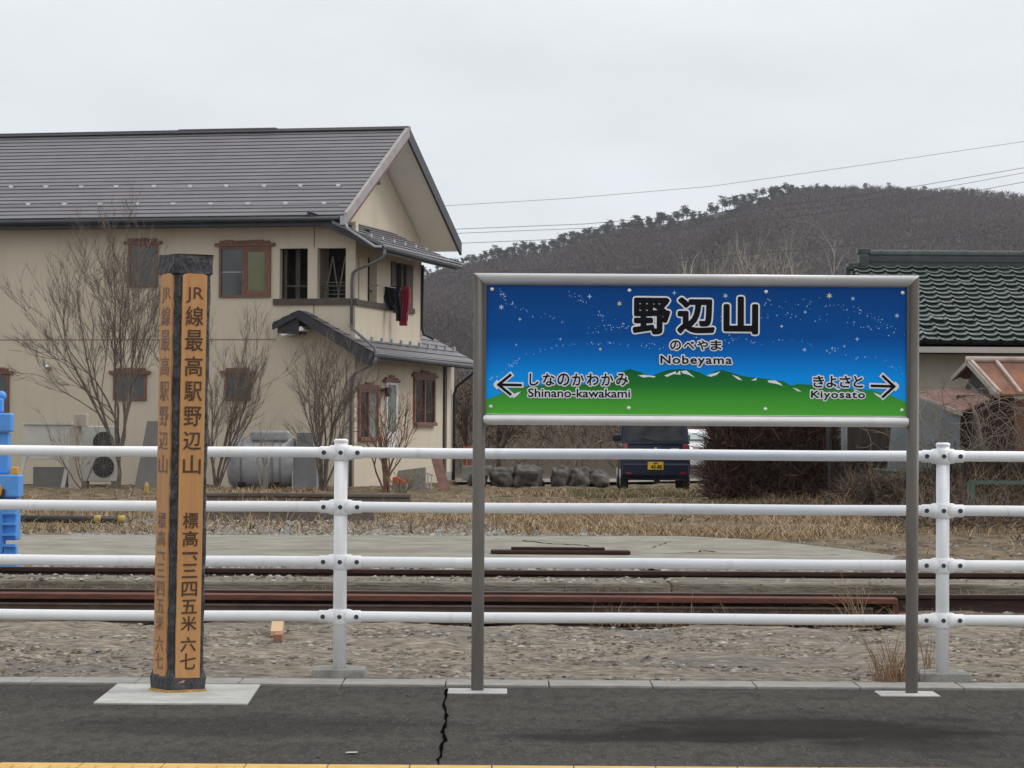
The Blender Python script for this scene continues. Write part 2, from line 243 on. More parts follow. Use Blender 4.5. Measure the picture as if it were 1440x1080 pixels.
# ------------------------------------------------------------------ mesh helpers
class MB:
    def __init__(s): s.v = []; s.f = []; s.m = []; s.np = []
    def add(s, vs, fs, m=0):
        k = len(s.v); s.v += [tuple(p) for p in vs]
        s.f += [tuple(i + k for i in f) for f in fs]; s.m += [m] * len(fs); return s
    def box(s, x0, x1, y0, y1, z0, z1, m=0):
        return s.add([(x0,y0,z0),(x1,y0,z0),(x1,y1,z0),(x0,y1,z0),(x0,y0,z1),(x1,y0,z1),(x1,y1,z1),(x0,y1,z1)],
                     [(0,3,2,1),(4,5,6,7),(0,1,5,4),(1,2,6,5),(2,3,7,6),(3,0,4,7)], m)
    def hexa(s, b, t, m=0):          # 4 bottom, 4 top corners
        return s.add(list(b) + list(t), [(0,3,2,1),(4,5,6,7),(0,1,5,4),(1,2,6,5),(2,3,7,6),(3,0,4,7)], m)
    def bar(s, p, q, wd, ht, m=0, up=(0, 0, 1)):
        p, q, up = Vector(p), Vector(q), Vector(up); d = (q - p).normalized()
        if abs(d.dot(up)) > 0.98: up = Vector((0, 1, 0))
        sd = d.cross(up).normalized() * wd / 2; u = sd.cross(d).normalized() * ht / 2
        return s.hexa([p-sd-u, p+sd-u, p+sd+u, p-sd+u], [q-sd-u, q+sd-u, q+sd+u, q-sd+u], m)
    def tube(s, pts, r, n=8, m=0, caps=True):
        pts = [Vector(p) for p in pts]; k0 = len(s.v); N = len(pts)
        rs = r if isinstance(r, (list, tuple)) else [r] * N
        ref = Vector((0, 0, 1))
        for i, p in enumerate(pts):
            d = (pts[min(i+1, N-1)] - pts[max(i-1, 0)])
            d = d.normalized() if d.length > 1e-9 else Vector((0, 0, 1))
            a = d.cross(ref)
            if a.length < 0.05: a = d.cross(Vector((0, 1, 0)))
            a.normalize(); b = a.cross(d)
            for j in range(n):
                t = 2 * math.pi * j / n
                s.v.append(tuple(p + (a * math.cos(t) + b * math.sin(t)) * rs[i]))
        for i in range(N - 1):
            for j in range(n):
                a0 = k0 + i*n + j; b0 = k0 + i*n + (j+1) % n
                s.f.append((a0, b0, b0 + n, a0 + n)); s.m.append(m)
        if caps:
            s.f.append(tuple(k0 + j for j in reversed(range(n)))); s.m.append(m)
            s.f.append(tuple(k0 + (N-1)*n + j for j in range(n))); s.m.append(m)
        return s
    def cyl(s, p, q, r, n=16, m=0, r2=None): return s.tube([p, q], [r, r if r2 is None else r2], n, m)
    def prism(s, poly, y0, y1, m=0, plane='xz'):    # polygon given counter-clockwise seen from -y
        n = len(poly)
        def pt(a, b, c): return (a, c, b) if plane == 'xz' else ((c, a, b) if plane == 'yz' else (a, b, c))
        vs = [pt(a, b, y0) for a, b in poly] + [pt(a, b, y1) for a, b in poly]
        fs = [tuple(range(n)), tuple(reversed(range(n, 2*n)))] + [(i, i+n, (i+1) % n + n, (i+1) % n) for i in range(n)]
        return s.add(vs, fs, m)
    def sphere(s, c, r, nu=10, nv=6, m=0, sc=(1, 1, 1), jit=0, rng=None):
        c = Vector(c); k = len(s.v); vs = []
        for i in range(nv + 1):
            ph = math.pi * i / nv
            for j in range(nu):
                th = 2 * math.pi * j / nu; rr = r * (1 + (rng.uniform(-jit, jit) if rng else 0))
                vs.append((c.x + rr*sc[0]*math.sin(ph)*math.cos(th), c.y + rr*sc[1]*math.sin(ph)*math.sin(th), c.z + rr*sc[2]*math.cos(ph)))
        fs = [(i*nu+j, (i+1)*nu+j, (i+1)*nu+(j+1) % nu, i*nu+(j+1) % nu) for i in range(nv) for j in range(nu)]
        return s.add(vs, fs, m)
    def build(s, name, mats, parent=None, smooth=False, bevel=0, world=False):
        me = bpy.data.meshes.new(name)
        v = s.v
        if world and parent is not None:
            inv = parent.matrix_basis.inverted() if parent.parent is None else (parent.parent.matrix_basis @ parent.matrix_basis).inverted()
            v = [tuple(inv @ Vector(p)) for p in v]
        me.from_pydata(v, [], s.f)
        for m in (mats if isinstance(mats, (list, tuple)) else [mats]): me.materials.append(MT[m] if isinstance(m, str) else m)
        me.polygons.foreach_set('material_index', s.m)
        if smooth: me.polygons.foreach_set('use_smooth', [True] * len(s.f))
        me.update()
        o = bpy.data.objects.new(name, me); COL.objects.link(o)
        if parent is not None: o.parent = parent
        if bevel:
            b = o.modifiers.new('bevel', 'BEVEL'); b.width = bevel; b.segments = 2; b.limit_method = 'ANGLE'
        return o
def np_mesh(name, verts, faces, mats, midx=None, parent=None):
    """verts (n,3) array, faces (m,k) array of equal size"""
    me = bpy.data.meshes.new(name); k = faces.shape[1]
    me.vertices.add(len(verts)); me.vertices.foreach_set('co', np.asarray(verts, np.float32).ravel())
    me.loops.add(faces.size); me.loops.foreach_set('vertex_index', faces.astype(np.int32).ravel())
    me.polygons.add(len(faces)); me.polygons.foreach_set('loop_start', np.arange(0, faces.size, k, dtype=np.int32))
    for m in mats: me.materials.append(MT[m])
    if midx is not None: me.polygons.foreach_set('material_index', np.asarray(midx, np.int32))
    me.update(calc_edges=True); me.validate()
    o = bpy.data.objects.new(name, me); COL.objects.link(o)
    if parent: o.parent = parent
    return o
def tag(o, label, cat, group=None):
    o['label'] = label; o['category'] = cat
    if group: o['group'] = group
    return o
def thing(name, label, cat, loc=(0, 0, 0), rz=0, group=None):
    o = bpy.data.objects.new(name, None); COL.objects.link(o); o.empty_display_size = 0.2
    o.location = loc; o.rotation_euler = (0, 0, rz)
    o.matrix_basis = Matrix.Translation(Vector(loc)) @ Matrix.Rotation(rz, 4, 'Z')
    return tag(o, label, cat, group)
def struct(o): o['kind'] = 'structure'; return o
def stuff(o): o['kind'] = 'stuff'; return o
def copy_tree(o, parent=None):
    c = o.copy(); COL.objects.link(c)
    if parent is not None: c.parent = parent
    for ch in list(o.children): copy_tree(ch, c)
    return c

# glyph outlines -> flat triangles in a unit frame
def glyphs(body, offset=0.0, spacing=1.0):
    c = bpy.data.curves.new('lettering', 'FONT'); c.body = body; c.offset = offset; c.space_character = spacing; c.resolution_u = 4
    o = bpy.data.objects.new('lettering', c); COL.objects.link(o)
    dg = bpy.context.evaluated_depsgraph_get(); dg.update()
    me = bpy.data.meshes.new_from_object(o.evaluated_get(dg))
    v = [tuple(p.co) for p in me.vertices]; f = [tuple(p.vertices) for p in me.polygons]
    bpy.data.objects.remove(o); bpy.data.curves.remove(c); bpy.data.meshes.remove(me)
    return v, f
def fit(v, ref):
    xs = [p[0] for p in ref]; ys = [p[1] for p in ref]
    return min(xs), max(xs), min(ys), max(ys)
JR = random.Random(77)
def swell(mb, v, f, r, m, spread):
    """widen flat lettering by r: a rounded band along every outline edge; v already placed (x, y, z)"""
    cnt = {}
    for t in f:
        for i in range(len(t)):
            e_ = (t[i], t[(i+1) % len(t)]); k = (min(e_), max(e_)); cnt[k] = cnt.get(k, 0) + 1
    seen = set()
    for (i, j), c in cnt.items():
        if c != 1: continue
        p, q = Vector(v[i]), Vector(v[j]); d = q - p
        if d.length < 1e-7: continue
        d.normalize(); n_ = Vector((-d.z, 0, d.x)) * r; o_ = Vector((0, JR.uniform(-spread, spread), 0))
        mb.add([p + n_ + o_, p - n_ + o_, q - n_ + o_, q + n_ + o_], [(0, 1, 2, 3)], m)
        for k in (i, j):
            if k in seen: continue
            seen.add(k); c_ = Vector(v[k]); oo = JR.uniform(-spread, spread)
            mb.add([(c_.x + r*math.cos(t*math.pi/4), c_.y + oo, c_.z + r*math.sin(t*math.pi/4)) for t in range(8)], [tuple(reversed(range(8)))], m)
def put_text(mb, body, cx, cz, wd, ht, y, m, r=0.0, spacing=1.0, grow=0.0):
    """letters centred on (cx,cz) in a plane y=const facing -y; r is the extra stroke radius in metres"""
    v0, f0 = glyphs(body, 0.0, spacing); x0, x1, y0, y1 = fit(v0, v0)
    wd, ht = wd - 2*grow, ht - 2*grow
    sx_ = wd / (x1 - x0); sz_ = ht / (y1 - y0)
    v = [(cx + (p[0] - (x0+x1)/2) * sx_, y, cz + (p[1] - (y0+y1)/2) * sz_) for p in v0]
    mb.add(v, f0, m)
    if r: swell(mb, v, f0, r, m, .0003)

# ------------------------------------------------------------------ ground, platform, tracks
KERB, FENCE, SIGN = 13.72, 14.25, 13.5
def sheet(name, x0, x1, y0, y1, z, m, nx=1, ny=1, amp=0, seed=0, skirt=True):
    xs = np.linspace(x0, x1, nx + 1); ys = np.linspace(y0, y1, ny + 1)
    gx, gy = np.meshgrid(xs, ys); rs = np.random.RandomState(seed)
    gz = np.full(gx.shape, float(z))
    if amp:
        for _ in range(14):
            kx, ky, ph = rs.uniform(-7, 7), rs.uniform(-7, 7), rs.uniform(0, 6.28); gz += amp * 0.28 * np.sin(kx * gx + ky * gy + ph)
        gz += rs.normal(0, amp * 0.25, gz.shape)
    v = np.stack([gx, gy, gz], -1).reshape(-1, 3)
    i = np.arange((nx + 1) * (ny + 1)).reshape(ny + 1, nx + 1)
    f = np.stack([i[:-1, :-1], i[:-1, 1:], i[1:, 1:], i[1:, :-1]], -1).reshape(-1, 4)
    return struct(np_mesh(name, v, f, [m]))
# one sheet to the horizon, in front of it the platform line's own bed
mb = MB(); mb.add([(-9000, 13.9, -0.10), (9000, 13.9, -0.10), (9000, 15000, -0.10), (-9000, 15000, -0.10)], [(0, 1, 2, 3)])
struct(mb.build('ground', 'field'))
mb = MB(); mb.add([(-60, -60, -0.95), (60, -60, -0.95), (60, 9.36, -0.95), (-60, 9.36, -0.95)], [(0, 1, 2, 3)])
struct(mb.build('track_ballast', 'bed'))
mb = MB(); mb.box(-40, 40, 9.4, KERB, -0.95, 0.0)
struct(mb.build('platform', 'asphalt'))
# kerb stones with joints, slightly proud
mb = MB(); x = -20.0; off = X(920, KERB) % 0.5
kx = -20 + off
while kx < 20:
    mb.box(kx + 0.003, kx + 0.497, KERB + 0.004, KERB + 0.30, -0.4, 0.012); kx += 0.5
mb.box(-20, 20, KERB + 0.006, KERB + 0.29, -0.4, 0.002, 1)
struct(mb.build('kerb', ['concrete', 'dark_gap'], bevel=0.004))
# yellow tactile paving along the edge
mb = MB(); kx = X(229, 10.4, 1075) - 0.3 * 60
while kx < 18:
    mb.box(kx + 0.0025, kx + 0.2975, 10.16, 10.46, -0.02, 0.006)
    for i in range(4): mb.box(kx + 0.03 + i*0.068, kx + 0.065 + i*0.068, 10.18, 10.36, 0.006, 0.011)
    kx += 0.3
struct(mb.build('tactile_paving', 'tactile'))
# crack in the asphalt: a narrow jagged strip, black in place of the shade inside
rng = random.Random(4)
cp = [(630, 969), (627, 985), (624, 997), (628, 1010), (627, 1022), (622, 1032), (625, 1041), (620, 1053), (618, 1064), (616, 1076)]
pts = []
for (a, b), (c, d) in zip(cp[:-1], cp[1:]):
    for k in range(3): pts.append((a + (c-a)*k/3 + rng.uniform(-2.6, 2.6), b + (d-b)*k/3))
pts.append(cp[-1]); L = []; R = []
for i, (a, b) in enumerate(pts):
    wq = rng.choice([1.0, 1.6, 2.2, 3.0, 3.6]); g = G(a, b, 0.003); L.append((g.x - wq*0.0026, g.y, 0.003)); R.append((g.x + wq*0.0026, g.y, 0.003))
mb = MB(); n = len(L); mb.add(L + R, [(i, i+n, i+n+1, i+1) for i in range(n-1)])
struct(mb.build('pavement_crack', 'crack'))
# small specks on the asphalt
mb = MB()
for px, py, r in [(429, 979, .008), (493, 1028, .008), (573, 979, .01), (597, 1031, .006), (815, 1014, .009), (1127, 997, .01), (1156, 996, .01), (447, 1066, .007), (877, 1038, .006), (717, 1042, .006)]:
    g = G(px, py, 0.0); mb.sphere((g.x, g.y, 0.003), r, 6, 4, 0, (1, 1.4, 0.5))
g = G(495, 1060, 0.0); mb.add([(g.x-.025, g.y-.03, .006), (g.x+.022, g.y-.02, .006), (g.x+.02, g.y+.03, .006), (g.x-.02, g.y+.02, .006)], [(0, 1, 2, 3)], 1)
stuff(mb.build('grit', ['char', 'stone2']))
# gravel strip behind the kerb, lower bed under the tracks, slab road, dry verge
sheet('gravel', -14, 14, KERB + 0.29, 18.2, -0.012, 'gravel', 420, 70, 0.016, 1)
sheet('track_bed', -16, 16, 18.3, 27.4, -0.035, 'bed', 300, 90, 0.022, 2)
sheet('grass_verge', -22, 26, 26.5, 78, -0.045, 'soil', 200, 170, 0.035, 4)
# slab road: ragged far edge, tapering out on the right
poly = [G(-500, 789.5), G(500, 789.5), G(1250, 793), G(1262, 786), G(1180, 775), G(1085, 764), G(1010, 760), G(960, 757.5), G(700, 757), G(300, 756), G(-500, 755)]
mb = MB(); n = len(poly)
mb.add([(p.x, p.y, 0.03) for p in poly] + [(p.x, p.y, -0.1) for p in poly], [tuple(range(n))] + [(i, i+n, (i+1) % n+n, (i+1) % n) for i in range(n)])
def crackline(px, py_list):
    pass
struct(mb.build('road', 'slab'))
mb = MB()
for path in ([(735, 760), (770, 764), (815, 766), (832, 768)], [(895, 774), (918, 770), (932, 765), (945, 760)], [(930, 779), (985, 776), (984, 774), (1010, 776)]):
    q = []
    rg = random.Random(path[0][0])
    for (a, b), (c, d) in zip(path[:-1], path[1:]):
        for k in range(6): q.append(G(a + (c-a)*k/6 + rg.uniform(-1.5, 1.5), b + (d-b)*k/6 + rg.uniform(-.3, .3), 0.034))
    n = len(q); mb.add([(p.x-.01, p.y-.03, .034) for p in q] + [(p.x+.01, p.y+.03, .034) for p in q], [(i, i+n, i+n+1, i+1) for i in range(n-1)])
struct(mb.build('road_crack', 'crack'))  # thin black strips paint the shade down the cracks
# old concrete platform edge between the two lines
mb = MB(); kx = -15; rng = random.Random(9)
while kx < 15:
    ln = rng.choice([2.5, 4.0, 3.2]); a = rng.uniform(-.012, .012); b = rng.uniform(-.03, .03)
    mb.box(kx + .002, kx + ln - .002, 21.3 + b, 22.1 + b, -0.1, 0.10 + a); kx += ln
edge = tag(mb.build('concrete_edging', 'edging', bevel=0.025), 'long low row of weathered concrete edging between the two old rails', 'edging')

# rails and beam
def rail_profile(h):
    k = h / 0.14
    half = [(0.060, 0), (0.060, 0.010), (0.015, 0.026), (0.008, 0.04), (0.008, 0.098), (0.030, 0.108), (0.030, 0.130), (0.024, 0.139)]
    pr = [(a*k, b*k) for a, b in half]
    return pr + [(-a, b) for a, b in reversed(pr)]
def rail(name, x0, x1, y, z, h, label, mats=('rust_dark_and_shade', 'rust_lit'), sag=0):
    mb = MB(); pr = rail_profile(h); n = len(pr)
    N = 12; vs = []
    for i in range(N+1):
        t = i / N; xx = x0 + (x1-x0)*t
        vs += [(xx, y + a, z + b + sag*math.sin(t*9)) for a, b in pr]
    fs = [(i*n+j, i*n+(j+1) % n, (i+1)*n+(j+1) % n, (i+1)*n+j) for i in range(N) for j in range(n)]
    mb.add(vs, fs, 0); mb.add(vs[:n], [tuple(reversed(range(n)))], 0); mb.add(vs[-n:], [tuple(range(n))], 0)
    for f_i in range(len(mb.f)):
        if f_i < N*n and (f_i % n) in (7, 0, 14): mb.m[f_i] = 1
    r = mb.build(name, list(mats))
    return tag(r, label, 'rail', 'old track rails')
rail('rail', -16, 16, 22.40, 0.0, 0.150, 'dark rail behind the concrete edging, the farther of the two track rails', sag=.004)
rail('rail', -16, 16, 20.15, -0.03, 0.135, 'dark rail just behind the red brown beam, the nearer of the two track rails', sag=.004)
bx1 = X(1260, 18.72, 850)
bm = thing('steel_beam', 'long rusty red brown steel beam lying on the ground behind the white fence', 'steel beam', (bx1, 18.72, -0.035))
mb = MB(); mb.box(-11, 0, -.1, .1, .155, .19); mb.box(-11, 0, -.06, .1, 0.0, .022, 1); mb.box(-11, -.002, -.012, .012, .022, .155, 1)  # lower flange and web in dark steel: shade painted into the beam
mb.build('flange_and_web', ['rust', 'rust_dark_and_shade'], bm, bevel=0.004)
mb = MB(); mb.box(-.03, .004, -.085, .085, .03, .15); mb.build('end_plate', 'rust', bm)
mb = MB(); mb.box(-10.5, -.16, -.085, -.05, .118, .130); mb.box(-10.5, -.16, -.05, -.046, .06, .130)
tag(mb.build('angle_bar', ['rust_lit'], None), 'thin paler angle bar resting inside the side of the rusty beam', 'steel bar').location = bm.location
p0, p1 = G(690, 783), G(885, 783)
mb = MB(); mb.box(p0.x, p1.x, p0.y - .12, p0.y + .12, 0.035, 0.07); mb.box(p0.x + .2, p1.x - .25, p0.y - .03, p0.y + .03, 0.07, 0.10, 0)
tag(mb.build('steel_strip', 'rust_dark_and_shade', bevel=.01), 'dark rusty steel strip lying flat on the near edge of the concrete road', 'steel strip')
# gravel stones (stuff)
def stones(name, n, region, rmin, rmax, mats, seed, zfun, flat=.6):
    rs = np.random.RandomState(seed); xs, ys = region(rs, n)
    r = rs.uniform(0, 1, n) ** 2.2 * (rmax - rmin) + rmin
    base = np.array([(1, 0, 0), (-.5, .87, 0), (-.5, -.87, 0), (.3, .2, .8), (-.35, 0, .75)], float)
    fc = np.array([(0, 1, 3), (1, 4, 3), (1, 2, 4), (2, 0, 3), (2, 3, 4)])
    th = rs.uniform(0, 6.28, n); c, s = np.cos(th), np.sin(th)
    j = 1 + rs.uniform(-.35, .35, (n, 5, 3))
    b = base[None] * j * r[:, None, None] * np.array([1.25, 1, flat])
    v = np.stack([b[..., 0]*c[:, None] - b[..., 1]*s[:, None] + xs[:, None], b[..., 0]*s[:, None] + b[..., 1]*c[:, None] + ys[:, None], b[..., 2] + zfun(xs, ys)[:, None]], -1)
    f = (fc[None] + (np.arange(n) * 5)[:, None, None]).reshape(-1, 3)
    mi = np.repeat(rs.choice(len(mats), n), 5)
    return stuff(np_mesh(name, v.reshape(-1, 3), f, mats, mi))
def rect(x0, x1, y0, y1): return lambda rs, n: (rs.uniform(x0, x1, n), rs.uniform(y0, y1, n))
stones('gravel_stones', 16000, rect(-5, 5, KERB + .32, 18.15), .004, .025, ['stone', 'gravel', 'stone2', 'bed', 'gravel', 'edging', 'bark_dark'], 3, lambda x, y: x*0 - .010, .45)
stones('gravel_stones', 9000, rect(-7, 7, 22.6, 27.0), .012, .055, ['stone', 'stone2', 'stone', 'bed'], 5, lambda x, y: x*0 - .03)
stones('gravel_stones', 1500, rect(-6, 6, 21.3, 22.1), .006, .03, ['stone', 'edging', 'stone2', 'bark_dark'], 36, lambda x, y: x*0 + .105)
stones('gravel_stones', 2600, rect(-6, 6, 18.9, 21.2), .01, .035, ['stone', 'bed', 'gravel'], 6, lambda x, y: x*0 - .03)
def heap(rs, n):
    x = np.where(rs.uniform(0, 1, n) < .6, rs.uniform(-5.2, -.1, n), rs.uniform(-6.2, 1.6, n)); return x, 33.1 + np.abs(rs.normal(0, 1, n)) * 3.4
stones('gravel_stones', 7000, heap, .015, .06, ['stone', 'stone2', 'stone', 'bed', 'stone'], 7, lambda x, y: x*0 - .01)

# grass blades (stuff)
def blades(name, n, region, hmin, hmax, wd, mats, seed, zfun=None, lean=.5, dens=None):
    rs = np.random.RandomState(seed); xs, ys = region(rs, n)
    if dens is not None:
        k = rs.uniform(0, 1, n) < dens(xs, ys); xs, ys = xs[k], ys[k]; n = len(xs)
    h = rs.uniform(hmin, hmax, n) * (0.5 + rs.uniform(0, 1, n)); a = rs.uniform(0, 6.28, n); ln = rs.normal(0, lean, n) * h; lb = rs.normal(0, lean, n) * h
    dx, dy = np.cos(a) * wd / 2, np.sin(a) * wd / 2
    z = np.zeros(n) - .02 if zfun is None else zfun(xs, ys)
    ht_ = h * (1 - .3*np.abs(rs.normal(0, 1, n)).clip(0, 2))
    v = np.stack([np.stack([xs - dx, ys - dy, z], -1), np.stack([xs + dx, ys + dy, z], -1),
                  np.stack([xs + ln*.35 + dx*.7, ys + lb*.35 + dy*.7, z + h*.6], -1), np.stack([xs + ln*.35 - dx*.7, ys + lb*.35 - dy*.7, z + h*.6], -1), np.stack([xs + ln, ys + lb, z + ht_], -1)], 1)
    i = np.arange(n) * 5
    f = np.stack([np.stack([i, i+1, i+2], -1), np.stack([i, i+2, i+3], -1), np.stack([i+3, i+2, i+4], -1)], 1).reshape(-1, 3)
    mi = np.repeat(rs.choice(len(mats), n), 3)
    return stuff(np_mesh(name, v.reshape(-1, 3), f, mats, mi))
def patchy(sc, th, seed):
    rs = np.random.RandomState(seed); ks = rs.uniform(-1, 1, (8, 3))
    def d(x, y):
        v = sum(np.sin(k[0]*sc*x + k[1]*sc*y*.6 + k[2]*6) for k in ks) / 3
        return np.clip((v - th) * 1.5 + .35, 0.03, 1)
    return d
blades('dry_grass', 85000, rect(-7.4, 9.5, 33.6, 47), .02, .13, .012, ['straw', 'straw', 'straw_pale', 'straw2', 'straw_pale', 'straw'], 11, lean=1.2, dens=lambda x, y: patchy(1.5, -.1, 1)(x, y) * np.where((x > -3.9) & (x < .0) & (y < 39), .35, 1) * np.where(x > 4.9, .3, 1))
blades('dry_grass', 7000, rect(-7.4, 9.5, 33.6, 50), .02, .08, .03, ['bark_dark', 'straw2'], 51, lean=1.6, dens=patchy(1.1, .5, 31))
blades('dry_grass', 12000, rect(-7.4, 9.5, 35, 50), .10, .24, .012, ['straw', 'straw2', 'straw_pale'], 19, lean=.7, dens=patchy(2.6, .75, 8))
blades('dry_grass', 6000, rect(2.5, 9.5, 28.3, 34.5), .02, .10, .01, ['straw', 'straw2', 'straw_pale', 'bark_dark'], 61, lean=1.3, dens=lambda x, y: patchy(1.6, .0, 33)(x, y) * (x > 2.4 + (34.5 - y)*.33))
stones('gravel_stones', 2500, rect(3.2, 8, 27, 33.5), .008, .04, ['stone', 'edging', 'bed'], 37, lambda x, y: x*0 - .035)
blades('dry_grass', 30000, rect(-9.5, 11, 45, 61), .03, .13, .018, ['straw', 'straw2', 'straw_pale'], 12, lean=1.0, dens=patchy(1.3, .05, 2))
blades('green_grass', 12000, rect(1.2, 5.0, 48, 60.4), .04, .12, .02, ['greengrass', 'greengrass', 'straw2'], 13, lean=.8, dens=patchy(1.1, -.2, 9))
blades('dry_grass', 5200, rect(-7, 7, 20.4, 21.4), .04, .13, .006, ['straw', 'straw2'], 14, lean=.7, dens=patchy(2.5, .1, 3))
blades('dry_grass', 2600, rect(-5, 5, 21.0, 21.28), .05, .13, .007, ['straw', 'straw2', 'bark_dark'], 41, lean=.8, dens=patchy(3.2, .2, 12))
blades('dry_grass', 3600, rect(-7, 7, 22.0, 23.3), .03, .12, .007, ['straw', 'straw2'], 15, lean=.7, dens=patchy(2, .25, 4))
blades('dry_grass', 1500, rect(.5, 5, 18.3, 18.65), .05, .18, .004, ['straw', 'straw2'], 16, lean=.8, dens=patchy(3, .2, 5))
blades('dry_grass', 3200, rect(-5, 5, KERB + .35, 18.3), .004, .018, .008, ['straw', 'straw2'], 17, lean=2.2, dens=patchy(1.6, -.1, 6))
blades('dry_grass', 9000, rect(4.6, 9.6, 34.5, 44), .04, .2, .011, ['straw2', 'bark_dark', 'bark_dark', 'straw'], 18, lean=1.0, dens=patchy(1.8, .05, 7))

# ------------------------------------------------------------------ white pipe fence
FX = [X(478.5, FENCE, 780), X(1325.5, FENCE, 780)]
RZ = [Z(480, y, FENCE) for y in (636.5, 713, 790, 867)]
fen = thing('pipe_fence', 'white painted four rail pipe fence along the back of the platform', 'fence', (FX[0], FENCE, 0))
dx = FX[1] - FX[0]
for k in (-1, 0, 1, 2):
    x = k * dx
    mb = MB(); ptop = RZ[0] + .052
    mb.tube([(x, 0, .03), (x, 0, ptop)], .0335, 20)
    post = mb.build('post', 'white', fen, True); 
    mb = MB(); mb.tube([(x, 0, ptop - .003), (x, 0, ptop + .004), (x, 0, ptop + .011), (x, 0, ptop + .017)], [.0345, .037, .036, .028], 20); mb.build('cap', 'white', post, False)
    for z in RZ:
        mb = MB()
        mb.tube([(x, 0, z - .040), (x, 0, z - .036), (x, 0, z + .032), (x, 0, z + .036)], [.036, .041, .041, .036], 20)
        for s in (-1, 1):
            mb.tube([(x + s*.02, 0, z), (x + s*.052, 0, z), (x + s*.062, 0, z), (x + s*.102, 0, z), (x + s*.108, 0, z)], [.040, .037, .0315, .0315, .027], 20)
        cl = mb.build('clamp', 'white', fen, True)
        mb = MB()
        for bx_, by_ in ((0, -.041), (-.084, -.0315), (.084, -.0315)):
            mb.tube([(x + bx_, by_ - .0015, z), (x + bx_, by_ + .02, z)], [.0115, .0115], 12)
        mb.build('bolt', 'bolt', cl)
    mb = MB(); mb.hexa([(x-.135, -.14, -.02), (x+.135, -.14, -.02), (x+.135, .14, -.02), (x-.135, .14, -.02)], [(x-.128, -.132, .046), (x+.128, -.132, .046), (x+.128, .132, .046), (x-.128, .132, .046)])
    mb.build('footing', 'block', fen, bevel=.006)
for z in RZ:
    mb = MB(); N = 24
    mb.tube([(-4 + 11*i/N, 0, z + .0015*math.sin(i*1.7)) for i in range(N+1)], .0265, 20)
    mb.build('rail', 'white', fen, True)

# ------------------------------------------------------------------ station name sign
s_ = SIGN / F
def SP(px, py): p = P(px, py, SIGN); return p.x, p.z
xl, xr = X(673, SIGN, 700), X(1283, SIGN, 700)
zt = Z(980, 394.5, SIGN); zb = Z(980, 591, SIGN); rp = .0295
sg = thing('station_name_sign', 'station name board with starry blue sky, green mountains and two steel posts', 'sign', (0, SIGN, 0))
lx = (Z(673, 394.5, SIGN))
def mitre_post(x, side):
    mb = MB(); n = 20; vs = []
    for j in range(n):
        t = 2*math.pi*j/n; ca, sa = math.cos(t)*rp, math.sin(t)*rp
        vs.append((x + ca, sa, -.03))
    for j in range(n):
        t = 2*math.pi*j/n; ca, sa = math.cos(t)*rp, math.sin(t)*rp
        vs.append((x + ca, sa, zt + (-side)*ca - .0015))
    mb.add(vs, [(j, (j+1) % n, (j+1) % n + n, j + n) for j in range(n)] + [tuple(range(n, 2*n))])
    return mb.build('post', 'steel', sg, True)
mitre_post(xl, 1); mitre_post(xr, -1)
mb = MB(); n = 24; vs = []
for x, side in ((xl, 1), (xr, -1)):
    for j in range(n):
        t = 2*math.pi*j/n; cz, sy = math.cos(t)*rp, math.sin(t)*rp
        vs.append((x - side*cz + side*.0012, sy, zt + cz))
mb.add(vs, [(j, j + n, (j+1) % n + n, (j+1) % n) for j in range(n)] + [tuple(range(n)), tuple(reversed(range(n, 2*n)))])
mb.build('top_rail', 'alu', sg, True)
mb = MB(); mb.tube([(xl + .008, 0, zb), (xl + rp*.9, 0, zb), (xr - rp*.9, 0, zb), (xr - .008, 0, zb)], [.012, .027, .027, .012], 24); mb.build('bottom_rail', 'alu', sg, True)
# panel
pz0, pz1 = zb + .015, zt - .015; px0, px1 = xl + .024, xr - .024; yf = -.008
MT['print_sky'] = ramp_z('printed_night_sky', [(0.0, (0.0, 0.30, 0.90)), (0.18, (0.005, 0.36, 0.95)), (.30, (0.0, 0.31, 0.90)), (.46, (0.0, 0.16, 0.58)), (.60, (0.0, 0.083, 0.35)), (1, (0.0, 0.055, 0.24))], pz0, pz1)
MT['print_green'] = ramp_z('printed_mountains', [(0, (0.10, 0.46, 0.05)), (.4, (0.055, 0.33, 0.04)), (.62, (0.02, 0.20, 0.03)), (1, (0.004, 0.10, 0.04))], pz0, pz0 + .24)
mb = MB(); mb.box(px0, px1, yf, .012, pz0, pz1); pan = mb.build('panel', 'print_sky', sg)
mb = MB(); mb.box(px0 - .006, px0 + .007, yf - .012, yf + .004, pz0, pz1); mb.box(px1 - .007, px1 + .006, yf - .012, yf + .004, pz0, pz1)
mb.box(px0 + .007, px1 - .007, yf - .011, yf + .004, pz1 - .010, pz1 + .002); mb.box(px0 + .007, px1 - .007, yf - .011, yf + .004, pz0 - .002, pz0 + .007)
mb.build('edge_strip', 'steel', pan)
def pp(px, py):
    a, b = SP(px, py); return a, b
top = [(685, 562), (700, 556), (712, 549), (725, 545), (740, 543), (770, 541), (800, 540), (835, 541), (860, 536), (872, 523), (885, 519), (900, 523), (915, 529), (928, 524), (940, 520), (955, 519), (970, 520), (984, 524), (996, 530), (1005, 522), (1015, 520), (1028, 524), (1045, 529), (1060, 531), (1080, 533), (1100, 536), (1112, 542), (1122, 540), (1140, 541), (1165, 546), (1195, 547), (1225, 549), (1250, 555), (1278, 566)]
tp = [pp(a, b) for a, b in top]; tp[0] = (px0 + .006, tp[0][1]); tp[-1] = (px1 - .006, tp[-1][1])
vs = []; 
for a, b in tp: vs += [(a, yf - .0015, pz0 + .004), (a, yf - .0015, b)]
mb = MB(); mb.add(vs, [(2*i, 2*i+2, 2*i+3, 2*i+1) for i in range(len(tp)-1)])
mb.build('mountain_print', 'print_green', pan)
